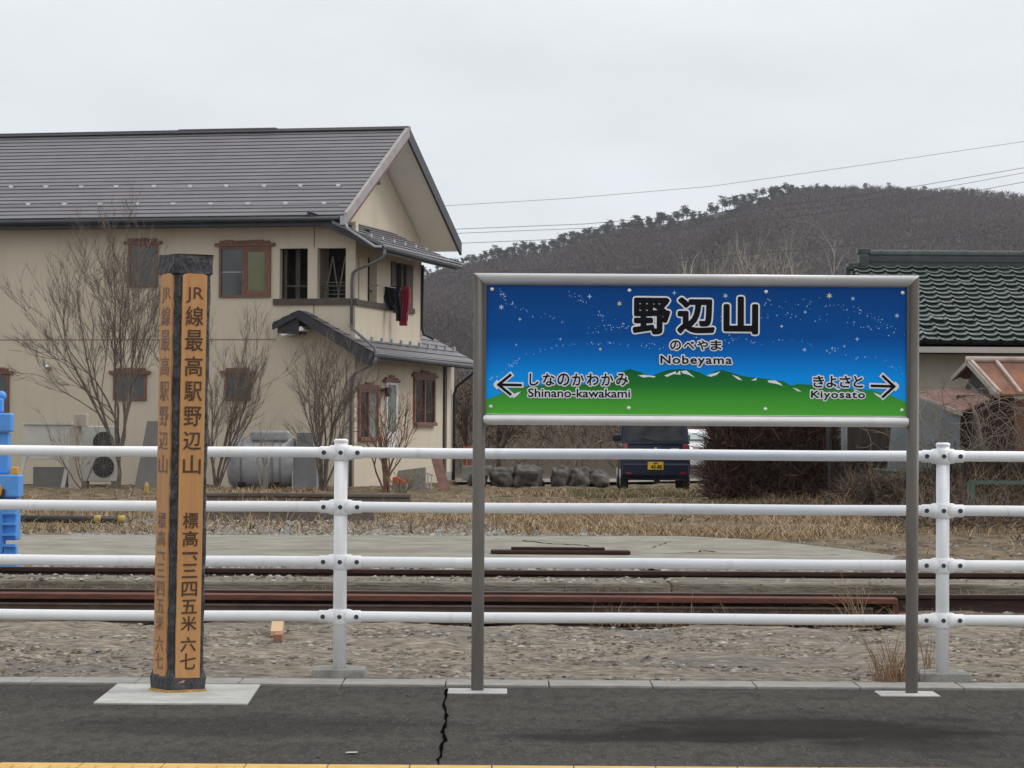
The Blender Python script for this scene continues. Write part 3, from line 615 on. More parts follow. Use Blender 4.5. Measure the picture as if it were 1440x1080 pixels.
mb = MB()
for poly in ([(897, 528), (905, 527), (912, 528), (922, 529), (920, 531), (912, 530), (905, 531)], [(934, 528), (945, 524), (950, 522), (951, 526), (956, 521), (957, 527), (947, 526), (938, 530)], [(957, 522), (965, 521), (970, 525), (977, 531), (968, 527), (960, 525)], [(994, 528), (1004, 525), (1013, 522), (1008, 527), (999, 530)],
             [(1029, 527), (1038, 530), (1044, 535), (1038, 534)], [(1056, 535), (1064, 531), (1063, 535)], [(1079, 535), (1090, 535), (1097, 539), (1101, 543), (1092, 540), (1081, 538)], [(1114, 545), (1121, 547), (1127, 551), (1121, 550)], [(718, 556), (733, 550), (728, 556), (722, 560)], [(1228, 552), (1236, 555), (1240, 561), (1233, 557)], [(1172, 545), (1183, 547), (1178, 549)], [(1199, 546), (1210, 551), (1202, 550)]):
    mb.add([(pp(a, b)[0], yf - .0025, pp(a, b)[1]) for a, b in poly], [tuple(range(len(poly)))])
mb.build('snow_print', 'white_ink', pan)
# stars: bands of dots and a few larger stars
rng = random.Random(21); mb = MB(); mb2 = MB()
def dot(m_, px, py, r, spikes=0, mi=0):
    a, b = pp(px, py)
    if spikes:
        q = [(a + math.sin(math.pi*k/spikes)*r*s_*(1 if k % 2 == 0 else .32), yf - .002, b + math.cos(math.pi*k/spikes)*r*s_*(1 if k % 2 == 0 else .32)) for k in range(2*spikes)]
    else:
        q = [(a + math.sin(k*math.pi/3)*r*s_, yf - .002, b + math.cos(k*math.pi/3)*r*s_) for k in range(6)]
    m_.add(q, [tuple(reversed(range(len(q))))], mi)
bands = [([(702, 408), (712, 421), (740, 437), (790, 452), (840, 463), (885, 460)], 60, 6), ([(795, 412), (815, 420), (832, 435), (850, 448), (880, 458)], 30, 6), ([(688, 535), (715, 517), (735, 503), (765, 492), (800, 484), (850, 483), (900, 486), (935, 488)], 62, 3.5),
         ([(1072, 428), (1110, 430), (1150, 427), (1180, 430), (1215, 440), (1245, 455), (1272, 470)], 56, 7), ([(1070, 446), (1120, 446), (1170, 449), (1220, 458), (1250, 466)], 34, 5), ([(960, 475), (1020, 477), (1050, 480), (1100, 480), (1130, 482), (1165, 490), (1200, 500), (1240, 509), (1270, 525)], 56, 5), ([(1010, 430), (1015, 460), (1020, 475)], 8, 9)]
for pl, cnt, sp in bands:
    for _ in range(cnt):
        t = rng.uniform(0, len(pl)-1.001); i = int(t); u = t - i
        x = pl[i][0] + (pl[i+1][0]-pl[i][0])*u; y = pl[i][1] + (pl[i+1][1]-pl[i][1])*u + rng.gauss(0, sp*.55)
        if not (405 < y < 575): continue
        dot(mb, x, y, rng.choice([.42, .55, .7, .95]))
for x, y, r, k in [(705, 432, 4.5, 6), (829, 417, 4, 4), (871, 427, 4.2, 6), (731, 449, 3, 4), (788, 477, 2.4, 4), (844, 491, 3, 6), (948, 412, 3.6, 4), (1020, 416, 4.4, 6), (1166, 416, 5, 6), (1199, 420, 3.6, 6), (1261, 444, 4, 6), (1132, 439, 3, 4), (1099, 459, 3, 4), (1131, 492, 3.5, 6), (1205, 477, 3.5, 4), (726, 485, 2.2, 4), (1187, 487, 2.4, 4)]:
    (dot(mb2, x, y, r, k) if (x in (871, 1166, 844, 1099)) else dot(mb, x, y, r, k))
mb.build('star_print', 'star', pan); mb2.build('star_print', 'star_y', pan)
TXT = [('野', 889.5, 418.5, 942.5, 470.5, .0076, .0076), ('辺', 952, 418, 1005, 469.5, .0076, .0076), ('山', 1017, 417, 1066, 470.5, .0076, .0076)]
for k, ch in enumerate('のべやま'): TXT.append((ch, 942 + k*19, 478.5 if ch != 'べ' else 480, 957.5 + k*19, 492.5 if ch != 'べ' else 491, .0014, .0058))
for k, ch in enumerate('しなのかわかみ'): TXT.append((ch, 742.5 + k*20.6 + (2 if ch == 'し' else 0), 525, 759.5 + k*20.6 - (2 if ch == 'し' else 0), 542.5, .0014, .0058))
for k, ch in enumerate('きよさと'): TXT.append((ch, 1143 + k*18.6 + (1 if ch in 'と' else 0), 528.5, 1158.5 + k*18.6 - (1 if ch in 'よと' else 0), 545, .0014, .0058))
TXT += [('Nobeyama', 928.5, 500, 1029, 515.5, .0013, .0058), ('Shinano-kawakami', 742.5, 546.5, 886, 559, .0010, .0055), ('Kiyosato', 1140, 549.5, 1216, 563, .0013, .0055)]
mbk, mbw = MB(), MB()
for body, x0, y0, x1, y1, off, ex in TXT:
    a, b = pp((x0+x1)/2, (y0+y1)/2); sp = 1.12 if body == 'Nobeyama' else (1.15 if body == 'Kiyosato' else 1.0)
    put_text(mbw, body, a, b, (x1-x0)*s_, (y1-y0)*s_, yf - .0035, 0, off + ex, sp, off)
    put_text(mbk, body, a, b, (x1-x0)*s_, (y1-y0)*s_, yf - .0050, 0, off, sp, off)
mbw.build('lettering', 'white_ink', pan); mbk.build('lettering', 'black_ink', pan)
def arrow(mb_, tip, tail, up, dn, wd, y, ext):
    T, A, U, D = [Vector((pp(*q)[0], y, pp(*q)[1])) for q in (tip, tail, up, dn)]
    for i, (p, q) in enumerate(((T, A), (T, U), (T, D))):
        d = (q - p).normalized(); nrm = Vector((-d.z, 0, d.x)) * wd / 2
        e0 = p - d*(wd*.5 if i else 0) - (d*ext if i else Vector((0, 0, 0))); e1 = q + d*ext; o_ = Vector((0, -.0002*i, 0))
        mb_.add([e0 + nrm + o_, e0 - nrm + o_, e1 - nrm + o_, e1 + nrm + o_], [(0, 1, 2, 3)])
for mats_, wd, y, ext in (('white_ink', .0265, yf - .0035, .0075), ('black_ink', .0125, yf - .0050, 0)):
    mb = MB(); arrow(mb, (701, 541), (734, 541.5), (719, 526.5), (719, 555.5), wd, y, ext); mb.build('arrow', mats_, pan)
    mb = MB(); arrow(mb, (1257, 543.5), (1224, 542.5), (1240, 528), (1240, 559), wd, y, ext); mb.build('arrow', mats_, pan)
for a, b in ((692, 407), (885, 408.5), (1077, 410.5), (1269, 412), (690, 572), (884, 574), (1076, 575.5), (1268, 577)):
    x, z = pp(a, b); mb = MB(); mb.tube([(x, yf - .007, z), (x, yf - .004, z), (x, yf, z)], [.006, .0092, .0095], 14); mb.build('screw', 'alu', pan, True)
for px, hw, name in ((671, 41, 'left'), (1281, 44, 'right')):
    g = G(px, 976.5 if px < 900 else 980); mb = MB()
    mb.hexa([(g.x-.14, SIGN-.14, -.05), (g.x+.14, SIGN-.14, -.05), (g.x+.14, SIGN+.10, -.05), (g.x-.14, SIGN+.10, -.05)], [(g.x-.14, SIGN-.14, .006), (g.x+.14, SIGN-.14, .006), (g.x+.14, SIGN+.10, .006), (g.x-.14, SIGN+.10, .006)])
    struct(mb.build('pavement_pad', 'pad', bevel=.003))

# ------------------------------------------------------------------ charred wooden marker post
PD = 13.36
pb = P(250, 972, PD); rot = rad(-33)
mk = thing('altitude_marker_post', 'charred wooden marker post with carved Japanese lettering on orange boards', 'marker post', (pb.x, PD, 0))
W2 = .096; hgt = Z(260, 359, PD); lean = .023
RM = Matrix.Rotation(rad(33), 4, 'Z')      # local +x, -y faces turned to the right of the viewer
def pl(u, v, z):                             # u across the right-hand face, v outward from its plane, with the lean
    p = RM @ Vector((u, v, 0)); return (p.x + lean * z / hgt, p.y, z)
rng = random.Random(5); mb = MB()
def ring(z, grow=0.0, j=.004):
    c = .012; w_ = W2 + grow; q = []
    pts_ = [(-w_ + c, -w_), (0, -w_), (w_ - c, -w_), (w_, -w_ + c), (w_, 0), (w_, w_ - c), (w_ - c, w_), (0, w_), (-w_ + c, w_), (-w_, w_ - c), (-w_, 0), (-w_, -w_ + c)]
    pts_ = [(-w_, -w_ + .018), (-w_ + .018, -w_)] + pts_[1:11]
    for a, b in pts_: q.append(pl(a + rng.uniform(-j, j), b + rng.uniform(-j, j), z))
    return q
zs = [0.02, .03] + [.03 + (hgt - .13)*i/44 for i in range(1, 45)] + [hgt - .095, hgt - .09, hgt - .05, hgt - .02, hgt - .004, hgt]
gr = lambda z: .004 if z > hgt - .094 else (.003 if z < .075 else -.006)
rings = [ring(z, gr(z), .004 if z > .03 else .001) for z in zs]
n = len(rings[0])
for i in range(len(zs)-1):
    mb.add(rings[i] + rings[i+1], [(j, (j+1) % n, (j+1) % n + n, j + n) for j in range(n)])
mb.add(rings[-1], [tuple(range(n))])
mb.build('charred_log', 'char', mk)
mb = MB(); q0 = [pl(a*(W2+.008), b*(W2+.008), .004) for a, b in ((-1, -1), (1, -1), (1, 1), (-1, 1))]; q1 = [pl(a*(W2+.002), b*(W2+.002), .02) for a, b in ((-1, -1), (1, -1), (1, 1), (-1, 1))]
mb.hexa(q0, q1); mb.build('painted_foot', 'foot_y', mk)
def face_board(side):
    mb = MB(); z0, z1 = Z(262, 957.5, PD), Z(270, 389, PD); wd = .063
    N = 20
    def fp(u, v, z): return pl(u, -W2 - v, z) if side > 0 else pl(-W2 - v, -u, z)
    vs = []
    for i in range(N+1):
        z = z0 + (z1-z0)*i/N; zz = z
        vs += [fp(-wd, .003, z), fp(wd, .003, z), fp(-wd, -.02, z), fp(wd, -.02, z)]
    fs = []
    for i in range(N):
        k = 4*i; fs += [(k, k+1, k+5, k+4), (k+1, k+3, k+7, k+5), (k+2, k, k+4, k+6)]
    fs += [(0, 2, 3, 1), (4*N, 4*N+1, 4*N+3, 4*N+2)]
    # arched upper edge
    mb.add(vs, fs); k = len(mb.v)
    arc = [fp(wd*math.cos(t), .003, z1 + .012*math.sin(t)) for t in [math.pi*i/10 for i in range(11)]]
    mb.add(arc, [tuple(range(11))])
    b_ = mb.build('face_board', 'plank', mk)
    ml = MB()
    ch = [('JR', 405, 427), ('線', 432, 459), ('最', 465, 494), ('高', 502, 529), ('駅', 537, 564), ('野', 572, 599), ('辺', 607, 632), ('山', 640, 666), ('標', 720, 742), ('高', 746, 767), ('一', 775.5, 778), ('、', 780, 787), ('三', 792, 811), ('四', 817, 837), ('五', 842, 861), ('米', 865, 885), ('六', 894, 914), ('七', 917, 939)]
    for c, y0, y1 in ch:
        za, zc = Z(268, y1, PD), Z(268, y0, PD); cw = .090 if y0 < 700 else .078
        u0 = 0.0
        if c == '、': cw, u0 = .022, .026
        v0, f0 = glyphs(c); x0, x1, a0, a1 = fit(v0, v0)
        hh = max(a1 - a0, 1e-3)
        tmp = MB(); vv = [(u0 + (p[0]-(x0+x1)/2)/(x1-x0)*cw, 0, za + (p[1]-a0)/hh*(zc-za)) for p in v0]; tmp.add(vv, f0)
        if c != 'JR': swell(tmp, vv, f0, .0011 if side > 0 else .0006, 0, .0003)
        ml.add([fp(p[0], .005 - p[1], p[2]) for p in tmp.v], tmp.f)
    ml.build('lettering', 'carve' if side > 0 else 'carve_worn', b_)
face_board(1); face_board(-1)
quad = [G(131, 990.5), G(348, 991.5), G(363, 967.5), G(161, 966)]
quad[2].y = quad[3].y = KERB - .004
mb = MB(); mb.hexa([(p.x, p.y, -.05) for p in quad], [(p.x, p.y, .008) for p in quad]); struct(mb.build('pavement_pad', 'pad', bevel=.003))

# ------------------------------------------------------------------ bare trees and shrubs
class Wood:
    """quick branching wood gathered into one mesh"""
    def __init__(s, seed): s.r = random.Random(seed); s.mb = MB()
    def branch(s, p, d, ln, r, depth, sides=4, m=0, kids=(3, 5), spread=.55, droop=0.0, wob=.12, ratio=.62):
        R = s.r; n = 5 if depth else 4; pts = [Vector(p)]; d = Vector(d).normalized(); rs = [r]
        for i in range(n):
            d = (d + Vector((R.gauss(0, wob), R.gauss(0, wob), R.gauss(0, wob) + .05 - droop))).normalized()
            pts.append(pts[-1] + d * ln / n); rs.append(r * (1 - (i+1)/n * (.55 if depth else .8)))
        s.mb.tube(pts, rs, sides if r > .012 else 3, m, caps=False)
        if depth <= 0: return
        for k in range(R.randint(*kids)):
            t = R.uniform(.3, 1.0); i = min(int(t * n), n - 1); q = pts[i].lerp(pts[i+1], t*n - i)
            a = R.uniform(0, 6.28); side = d.orthogonal().normalized(); up = d.cross(side)
            nd = (d + (side*math.cos(a) + up*math.sin(a)) * R.uniform(spread*.5, spread*1.3)).normalized()
            s.branch(q, nd, ln * ratio * R.uniform(.7, 1.15), max(rs[i] * .55, .0035), depth - 1, 3, m, kids, spread, droop, wob, ratio)
        s.branch(pts[-1], d, ln * ratio, rs[-1], depth - 1, 3, m, kids, spread, droop, wob, ratio)
def shrub(px, py, d, top, lean_px, stems, label, mat='bark', seed=0, r0=.03, depth=3, group=None, name='bare_shrub', cat='shrub', kids=(3, 5), spread=.5, trunk=0, wob=.15, ln0=.55, ratio=.56):
    base = P(px, py, d); base.z = -.05; H = Z(px, top, d) + .05
    t = thing(name, label, cat, base, 0, group)
    wd = Wood(seed); R = wd.r
    z0 = 0
    if trunk:
        wd.mb.tube([(0, 0, 0), (.03, 0, trunk*.5), (0, .02, trunk)], [r0*1.6, r0*1.35, r0*1.3], 7); z0 = trunk*.9
        wd.mb.build('trunk', mat, t); wd.mb = MB()
    for i in range(stems):
        ax = lean_px[0] + (lean_px[1]-lean_px[0]) * (i + R.uniform(.2, .8)) / stems
        tgt = (P(ax, top, d) - P(px, top, d)).x
        hh = (H - z0) * R.uniform(.72, 1.0) * (1 - .18*abs(tgt)/max(H, .1))
        dr = Vector((tgt * .8, R.uniform(-.25, .25)*hh*.5, hh))
        wd.branch((R.uniform(-.06, .06)*(0 if trunk else 1), R.uniform(-.05, .05), z0), dr, dr.length * ln0, r0 * R.uniform(.75, 1.1), depth, 5, 0, kids, spread, 0, wob, ratio)
    wd.mb.build('branches' if trunk else 'stems', mat, t)
    return t

# ------------------------------------------------------------------ beige house
HO = Vector((-3.725, 63.4, 0)); HR = rad(-13.4)
HA = Vector((math.cos(HR), math.sin(HR), 0)); HB = Vector((-math.sin(HR), math.cos(HR), 0))
hs_ = thing('house', 'two storey beige house with grey metal gable roof and brown framed windows', 'house', HO, HR)
def front(px, py, b=.6):       # pixel -> (a, z) on a plane parallel to the long front wall
    r = ray(px, py); pt = HO + HB * b; t = (pt - EYE).dot(HB) / r.dot(HB); q = EYE + r * t - HO
    return q.dot(HA), q.z
def side(px, py, a=.05):       # pixel -> (b, z) on a plane parallel to the gable wall
    r = ray(px, py); pt = HO + HA * a; t = (pt - EYE).dot(HA) / r.dot(HA); q = EYE + r * t - HO
    return q.dot(HB), q.z
ZE, ZR, BR, D_ = 6.05, 8.50, 5.1, 10.2
LEFT = -15.0
# balcony openings on the front, measured on the photograph
f1a, f1z = front(393, 418); f1b, f1t = front(433, 347); f2a, _ = front(446, 418); f2b, _ = front(486.5, 347)
ZS, ZT = 4.22, 5.36                        # parapet top and opening head
AM = -.9                                   # main gable wall
mb = MB()
# long front wall with a real opening for the balcony, split in butted blocks
mb.box(LEFT, f1a, .6, .8, -.1, 5.95); mb.box(f1a, f1b, .6, .8, -.1, ZS); mb.box(f1a, f1b, .6, .8, ZT, 5.95)
mb.box(f1b, f2a, .6, .8, -.1, 5.95)
mb.box(f2a, f2b, .6, .8, -.1, ZS); mb.box(f2a, f2b, .6, .8, ZT, 5.95); mb.box(f2b, .05, .6, .8, -.1, 5.95)
# main gable wall
mb.prism([(.8, 5.5), (9.6, 5.5), (9.6, 6.1), (BR, 8.22), (.8, 6.12)], AM - .2, AM, 0, 'yz'); mb.box(AM - .2, AM, 2.4, 9.6, 3.3, 5.5)
mb.box(AM - .2, AM, 6.3, 9.6, -.1, 3.3)
mb.box(LEFT, AM - .2, 9.4, 9.6, -.1, 6.0)
# bay side wall: lower storey and parapet, then piers between the openings
bays = [side(500, 400)[0], side(505.5, 400)[0], side(517, 400)[0], side(530, 400)[0], side(551, 400)[0], side(578, 400)[0]]
BE = 6.25
mb.box(-.13, .05, .8, BE, 3.0, 4.2); mb.box(-.13, .05, .8, BE, ZT - .12, 5.5)
for a, b in ((.8, bays[0]), (bays[1], bays[2]), (bays[3], bays[4]), (bays[5], BE)):
    if b > a: mb.box(-.13, .05, a, b, 4.2, ZT - .12)
mb.box(AM, .05, BE - .15, BE, 3.3, 5.5) if False else mb.box(AM, -.13, BE - .16, BE, 3.0, 5.5)
b_far = side(622.5, 600)[0]
mb.box(-.13, .05, .8, b_far, -.1, 3.0)
mb.box(AM, -.13, b_far - .2, b_far, -.1, 3.0)
ws = front(637, 600, b_far + .5)[0]
mb.box(AM, min(ws, .0) , b_far, b_far + 1.3, .22, 3.0)
hw = mb.build('wall', 'wall', hs_)
mb = MB(); zj = 3.30
mb.box(LEFT, front(388, 477)[0], .592, .6, zj - .012, zj + .012); mb.box(front(441.5, 400)[0] - .012, front(441.5, 400)[0] + .012, .592, .6, ZT + .02, 5.9)
mb.box(front(441.5, 400)[0] - .012, front(441.5, 400)[0] + .012, .592, .6, 3.55, ZS - .1)
mb.build('wall_joint', 'seam', hw)
# set-back balcony, walls coloured dark for the shade inside
mb = MB(); mb.box(f1a - .05, -.13, 2.3, 2.4, 3.2, 5.9); mb.box(f1a - .15, f1a - .05, .8, 2.3, 3.2, 5.9); mb.build('recess_wall', 'interior_shade', hs_)
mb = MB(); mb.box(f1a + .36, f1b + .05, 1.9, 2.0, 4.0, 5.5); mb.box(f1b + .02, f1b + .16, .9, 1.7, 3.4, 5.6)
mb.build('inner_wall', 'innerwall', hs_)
mb = MB()
mb.box(f1a + .03, f1a + .10, .84, .90, ZS, ZT); mb.box(f1b - .09, f1b - .02, .84, .9, ZS, ZT); mb.box(f1a + .25, f1a + .36, 1.0, 1.05, ZS, ZT)
mb.box(f1a, f2b, .86, .89, 4.50, 4.54)
mb.build('balcony_rail', 'darkwood', hs_)
mb = MB(); zb_ = 4.2
for x0 in (f2a + .12, f2a + .42): mb.bar((x0 - .1, 1.0, 4.0), (x0 + .12, 1.0, 5.2), .025, .025); mb.bar((x0 + .3, 1.05, 4.0), (x0 + .12, 1.0, 5.2), .025, .025)
for k in range(5): mb.box(f2a + .03, f2b - .03, 1.0, 1.02, 4.24 + k*.09, 4.256 + k*.09)
stand = mb.build('drying_rack', 'greypanel', None); stand.location = HO; stand.rotation_euler = (0, 0, HR)
tag(stand, 'folding grey drying rack standing inside the balcony opening of the beige house', 'drying rack')
# timber sills of the balcony
mb = MB(); mb.box(f1a - .14, .10, .545, .66, ZS - .14, ZS); mb.build('balcony_sill', 'darkwood', hs_)
mb = MB(); bz0, bz1 = .66, side(581, 431)[0]
mb.box(-.03, .10, bz0, bz1, 4.07, 4.20); mb.build('balcony_sill', 'darkwood', hs_)
mb = MB()
for a, b in ((bays[4] - .10, bays[4] + .28), (bays[4] + .75, bays[4] + .9), (bays[5] - .5, bays[5] + .1)): mb.box(-.04, .075, a, b, 4.2, ZT - .13)
mb.box(-.16, -.14, bays[4], bays[5], 4.2, ZT - .13, 1)  # dark sheet painting the shade behind the opening
for a, b in ((bays[0], bays[1]), (bays[2], bays[3])): mb.box(-.10, -.07, a, b, 4.45, 4.49)
mb.build('balcony_post', ['darkwood', 'interior_shade'], hs_)
# ---- main roof, both slopes in courses
def courses(mb, p00, along, up, ncs, m=0, ml=1, h=.022, under=.03):
    p00, along, up = Vector(p00), Vector(along), Vector(up); nrm = along.cross(up).normalized()
    if nrm.z < 0: nrm = -nrm
    us = up.normalized(); step = up.length / ncs
    for i in range(ncs):
        a = p00 + us * (i*step); b = p00 + us * ((i+1)*step + under)
        if i == ncs - 1: b = p00 + up
        q = [a + nrm*h, a + along + nrm*h, b + along + nrm*.004, b + nrm*.004]
        lo = [a + us*under + nrm*.002, a + us*under + along + nrm*.002]
        mb.add(q, [(0, 1, 2, 3)], m); mb.add([lo[0], lo[1], q[1], q[0]], [(0, 1, 2, 3)], ml)
sl_f = Vector((0, BR, ZR - ZE)); sl_b = Vector((0, BR - D_, ZR - ZE))
mb = MB(); courses(mb, (LEFT, 0, ZE), (-LEFT, 0, 0), sl_f, 24); courses(mb, (LEFT, D_, ZE), (-LEFT, 0, 0), sl_b, 24)
rf = mb.build('roof', ['roof', 'roof_lip_shade'], hs_)
# underside slab, verge boards
def slab(mb, a0, a1, t0, t1, m=0, g=.0):
    for s0 in (0, 1):
        if s0 == 0: pl_ = [(0 + g, ZE - t0), (BR, ZR - t0), (BR, ZR - t1), (0 + g, ZE - t1)]
        else: pl_ = [(BR, ZR - t0), (D_ - g, ZE - t0), (D_ - g, ZE - t1), (BR, ZR - t1)]
        mb.prism(list(reversed(pl_)), a0, a1, m, 'yz')
mb = MB(); slab(mb, LEFT, -.03, .004, .17, g=.05); mb.build('soffit', 'soffit', rf)
mb = MB(); mb.prism(list(reversed([(-.06, ZE + .06), (BR, ZR + .085), (BR, ZR - .17), (-.06, ZE - .18)])), -.03, .045, 0, 'yz'); mb.build('bargeboard', 'barge', rf)
mb = MB(); mb.prism(list(reversed([(-.02, ZE - .182), (BR, ZR - .172), (BR, ZR - .25), (-.02, ZE - .27)])), -.028, .02, 0, 'yz'); mb.build('bargeboard', 'brownwood', rf)
mb = MB(); mb.prism(list(reversed([(BR, ZR + .085), (D_ + .06, ZE + .06), (D_ + .06, ZE - .26), (BR, ZR - .24)])), -.028, .03, 0, 'yz'); mb.build('bargeboard', 'fascia', rf)
mb = MB(); mb.box(LEFT, .04, BR - .11, BR + .11, ZR + .01, ZR + .075); mb.box(LEFT, -4.55, BR - .13, BR + .13, ZR + .075, ZR + .082); mb.box(-5.8, -3.3, BR - .13, BR + .13, ZR + .075, ZR + .10); mb.build('ridge_cap', 'roof', rf)
mb = MB(); mb.box(LEFT, -.03, .0, .05, ZE - .22, ZE - .005); mb.box(LEFT, -.03, .05, .6, ZE - .20, ZE - .175); mb.build('fascia', 'fascia', rf)
mb = MB(); mb.tube([(LEFT, -.055, ZE - .095), (-8.6, -.055, ZE - .09), (-.05, -.055, ZE - .085)], .062, 10); mb.build('gutter', 'fascia', rf, True)
mb = MB(); za = .0; mb.box(AM - .05, -.04, BR - 2.35, BR - 2.2, ZR - 1.52, ZR - 1.36); mb.box(AM - .05, -.04, BR - 1.55, BR - 1.4, ZR - 1.02, ZR - .9); mb.build('purlin_end', 'darkwood', rf)
mb = MB(); mb.box(-.10, .03, -.14, 0, ZE - .22, ZE - .02); mb.build('gutter_box', 'gutter_pale', rf)
def guard(mb_, q, w_=.10, dirn=(0, 1)):
    mb_.add([(q[0]-w_/2, q[1], q[2]), (q[0]+w_/2, q[1], q[2]), (q[0]+w_/2*.35, q[1]-.005, q[2]-.07), (q[0]-w_/2*.35, q[1]-.005, q[2]-.07), (q[0]-w_/2, q[1]+.05, q[2]), (q[0]+w_/2, q[1]+.05, q[2]), (q[0]+w_/2*.35, q[1]+.05, q[2]-.05), (q[0]-w_/2*.35, q[1]+.05, q[2]-.05)], [(3, 2, 1, 0), (0, 1, 5, 4), (0, 4, 7, 3), (1, 2, 6, 5)])
def on_roof(px, py):
    nrm = Vector((0, -(ZR-ZE), BR)).normalized(); lo = Vector((0, 0, ZE))
    wn_ = HA*nrm.x + HB*nrm.y + Vector((0, 0, 1))*nrm.z; r = ray(px, py); t = (HO + Vector((0, 0, ZE)) - EYE).dot(wn_) / r.dot(wn_); q = EYE + r*t - HO
    return Vector((q.dot(HA), q.dot(HB), q.z)) + nrm * .075
gp = [(16, 265), (65, 265), (115, 265), (164, 264.5), (217, 264), (268, 264), (319, 263.5), (372, 263.5), (423, 263), (476, 263), (40, 289.5), (91, 289.5), (141, 289.5), (193, 289), (244, 289), (297, 289), (349, 288.5), (402, 288), (456, 288)]
for px, py in gp:
    mb = MB(); guard(mb, on_roof(px, py), .13); mb.build('snow_guard', 'guard', rf)
mb = MB()
for y_ in (265.5, 290):
    a_, b_ = on_roof(-60, y_), on_roof(478, y_ - 2.0); mb.bar(a_ - Vector((0, .01, .06)), b_ - Vector((0, .01, .06)), .02, .025)
mb.build('snow_rail', 'gutter_pale', rf)
# ---- bay (upper) roof
GA, GZ = .85, 5.36; UA, UZ = AM, 6.16
mb = MB(); courses(mb, (GA, -.05, GZ), (0, 6.75, 0), (UA - GA, 0, UZ - GZ), 8); br = mb.build('bay_roof', ['roof', 'roof_lip_shade'], hs_)
mb = MB(); sl2 = (UZ-GZ)/(UA-GA)
mb.prism([(GA, GZ - .005), (UA, UZ - .005), (UA, UZ - .17), (GA, GZ - .17)], -.02, 6.66, 0, 'xz') ; mb.build('soffit', 'fascia', br)
mb = MB(); mb.prism([(GA + .04, GZ + .05), (UA + .6, UZ + .05 + sl2*.6), (UA + .6, UZ - .02 + sl2*.6), (GA + .04, GZ - .02)], -.10, -.02, 0, 'xz'); mb.build('bargeboard', 'gutter', br)
mb = MB(); mb.tube([(GA + .07, -.08, GZ - .05), (GA + .07, 6.7, GZ - .08)], .06, 10); mb.build('gutter', 'gutter', br, True)
mb = MB(); mb.box(GA + .06, GA + .135, -.08, 6.7, GZ - .018, GZ - .002); mb.build('gutter_lip', 'gutter_pale', br)
for k in range(6):
    b_ = .75 + k*.95; q = Vector((GA - .5, b_, GZ + .5*abs(sl2) + .09)); mb = MB(); mb.box(q.x - .03, q.x + .03, q.y - .06, q.y + .06, q.z - .07, q.z); mb.build('snow_guard', 'gutter_pale', br)
# ---- lower roof
LA, LZ = .66, 2.98; RA, RZ_ = -1.09, 3.93
mb = MB(); courses(mb, (LA, -.02, LZ), (0, 9.5, 0), (RA - LA, 0, RZ_ - LZ), 7); 
courses(mb, (-1.70, -.02, 3.64), (0, .62, 0), (RA + 1.70, 0, RZ_ - 3.64), 3); lr = mb.build('lower_roof', ['roof', 'roof_lip_shade'], hs_)
mb = MB()
mb.prism([(-1.70, 3.63), (-1.70, 3.50), (RA - .05, 3.76), (LA - .1, 2.72), (LA - .02, 2.72), (LA, 2.97), (RA, RZ_ - .005)], -.04, .05, 0, 'xz')
mb.prism([(-1.60, 3.60), (-1.60, 3.42), (-1.1, 3.40), (-1.1, 3.85)], .05, .6, 0, 'xz')
mb.build('fascia', 'fascia', lr)
mb = MB(); mb.prism([(-1.55, 3.42), (-1.5, 3.36), (-.98, 3.50), (-1.05, 3.58)], .06, .59, 0, 'xz'); mb.build('soffit', 'soffit', lr)
mb = MB(); mb.prism([(RA, RZ_ - .006), (RA, RZ_ - .16), (LA, LZ - .16), (LA, LZ - .006)], .05, 9.48, 0, 'xz'); mb.build('soffit', 'fascia', lr)
mb = MB(); mb.tube([(LA + .07, -.03, LZ - .05), (LA + .07, 9.5, LZ - .09)], .06, 10); mb.build('gutter', 'gutter', lr, True)
mb = MB(); mb.box(LA + .05, LA + .135, -.03, 9.5, LZ - .02, LZ - .002); mb.build('gutter_lip', 'gutter_pale', lr)
for k in range(11):
    b_ = .5 + k*.82; mb = MB(); mb.box(LA - .45, LA - .39, b_ - .05, b_ + .05, LZ + .30, LZ + .40); mb.build('snow_guard', 'gutter_pale', lr)
# ---- downpipes
def hp(a, b, z): return (a, b, z)
mb = MB(); mb.tube([(-.03, -.07, ZE - .15), (.06, -.07, ZE - .3), (.70, -.09, GZ - .02), (.86, -.09, GZ - .03)], .035, 8); mb.build('downpipe', 'gutter_pale', hs_, True)
mb = MB(); mb.tube([(GA + .07, -.06, GZ - .08), (GA + .05, -.05, GZ - .24), (GA - .12, .0, GZ - .34), (.1, .5, GZ - .50), (.0, .54, GZ - .58), (-.02, .54, GZ - .75), (-.02, .54, 3.55)], .035, 8); mb.build('downpipe', 'gutter', hs_, True)
mb = MB(); mb.tube([(-.02, .5, 3.62), (.1, .2, 3.52), (LA + .02, .0, LZ + .12), (LA + .06, 0, LZ - .12)], .032, 8); mb.build('downpipe', 'gutter', hs_, True)
mb = MB(); mb.tube([(LA + .06, -.02, LZ - .1), (LA + .02, 0, LZ - .22), (LA - .15, .05, LZ - .30), (.10, .48, LZ - .45), (.0, .54, LZ - .55), (-.02, .545, LZ - .8), (-.02, .545, -.05)], .035, 8); mb.build('downpipe', 'gutter', hs_, True)
mb = MB(); bq = BE - .05; mb.tube([(.09, bq, 5.3), (.09, bq, 3.75), (.12, bq, 3.62), (.32, bq + .2, 3.5)], .035, 8); mb.build('downpipe', 'fascia', hs_, True)
mb = MB(); mb.tube([(LA + .02, 9.4, LZ - .12), (LA - .12, 9.4, LZ - .28), (.12, 9.45, LZ - .6), (.06, 9.45, LZ - .8), (.06, 9.45, 0)], .04, 8); mb.build('downpipe', 'fascia', hs_, True)
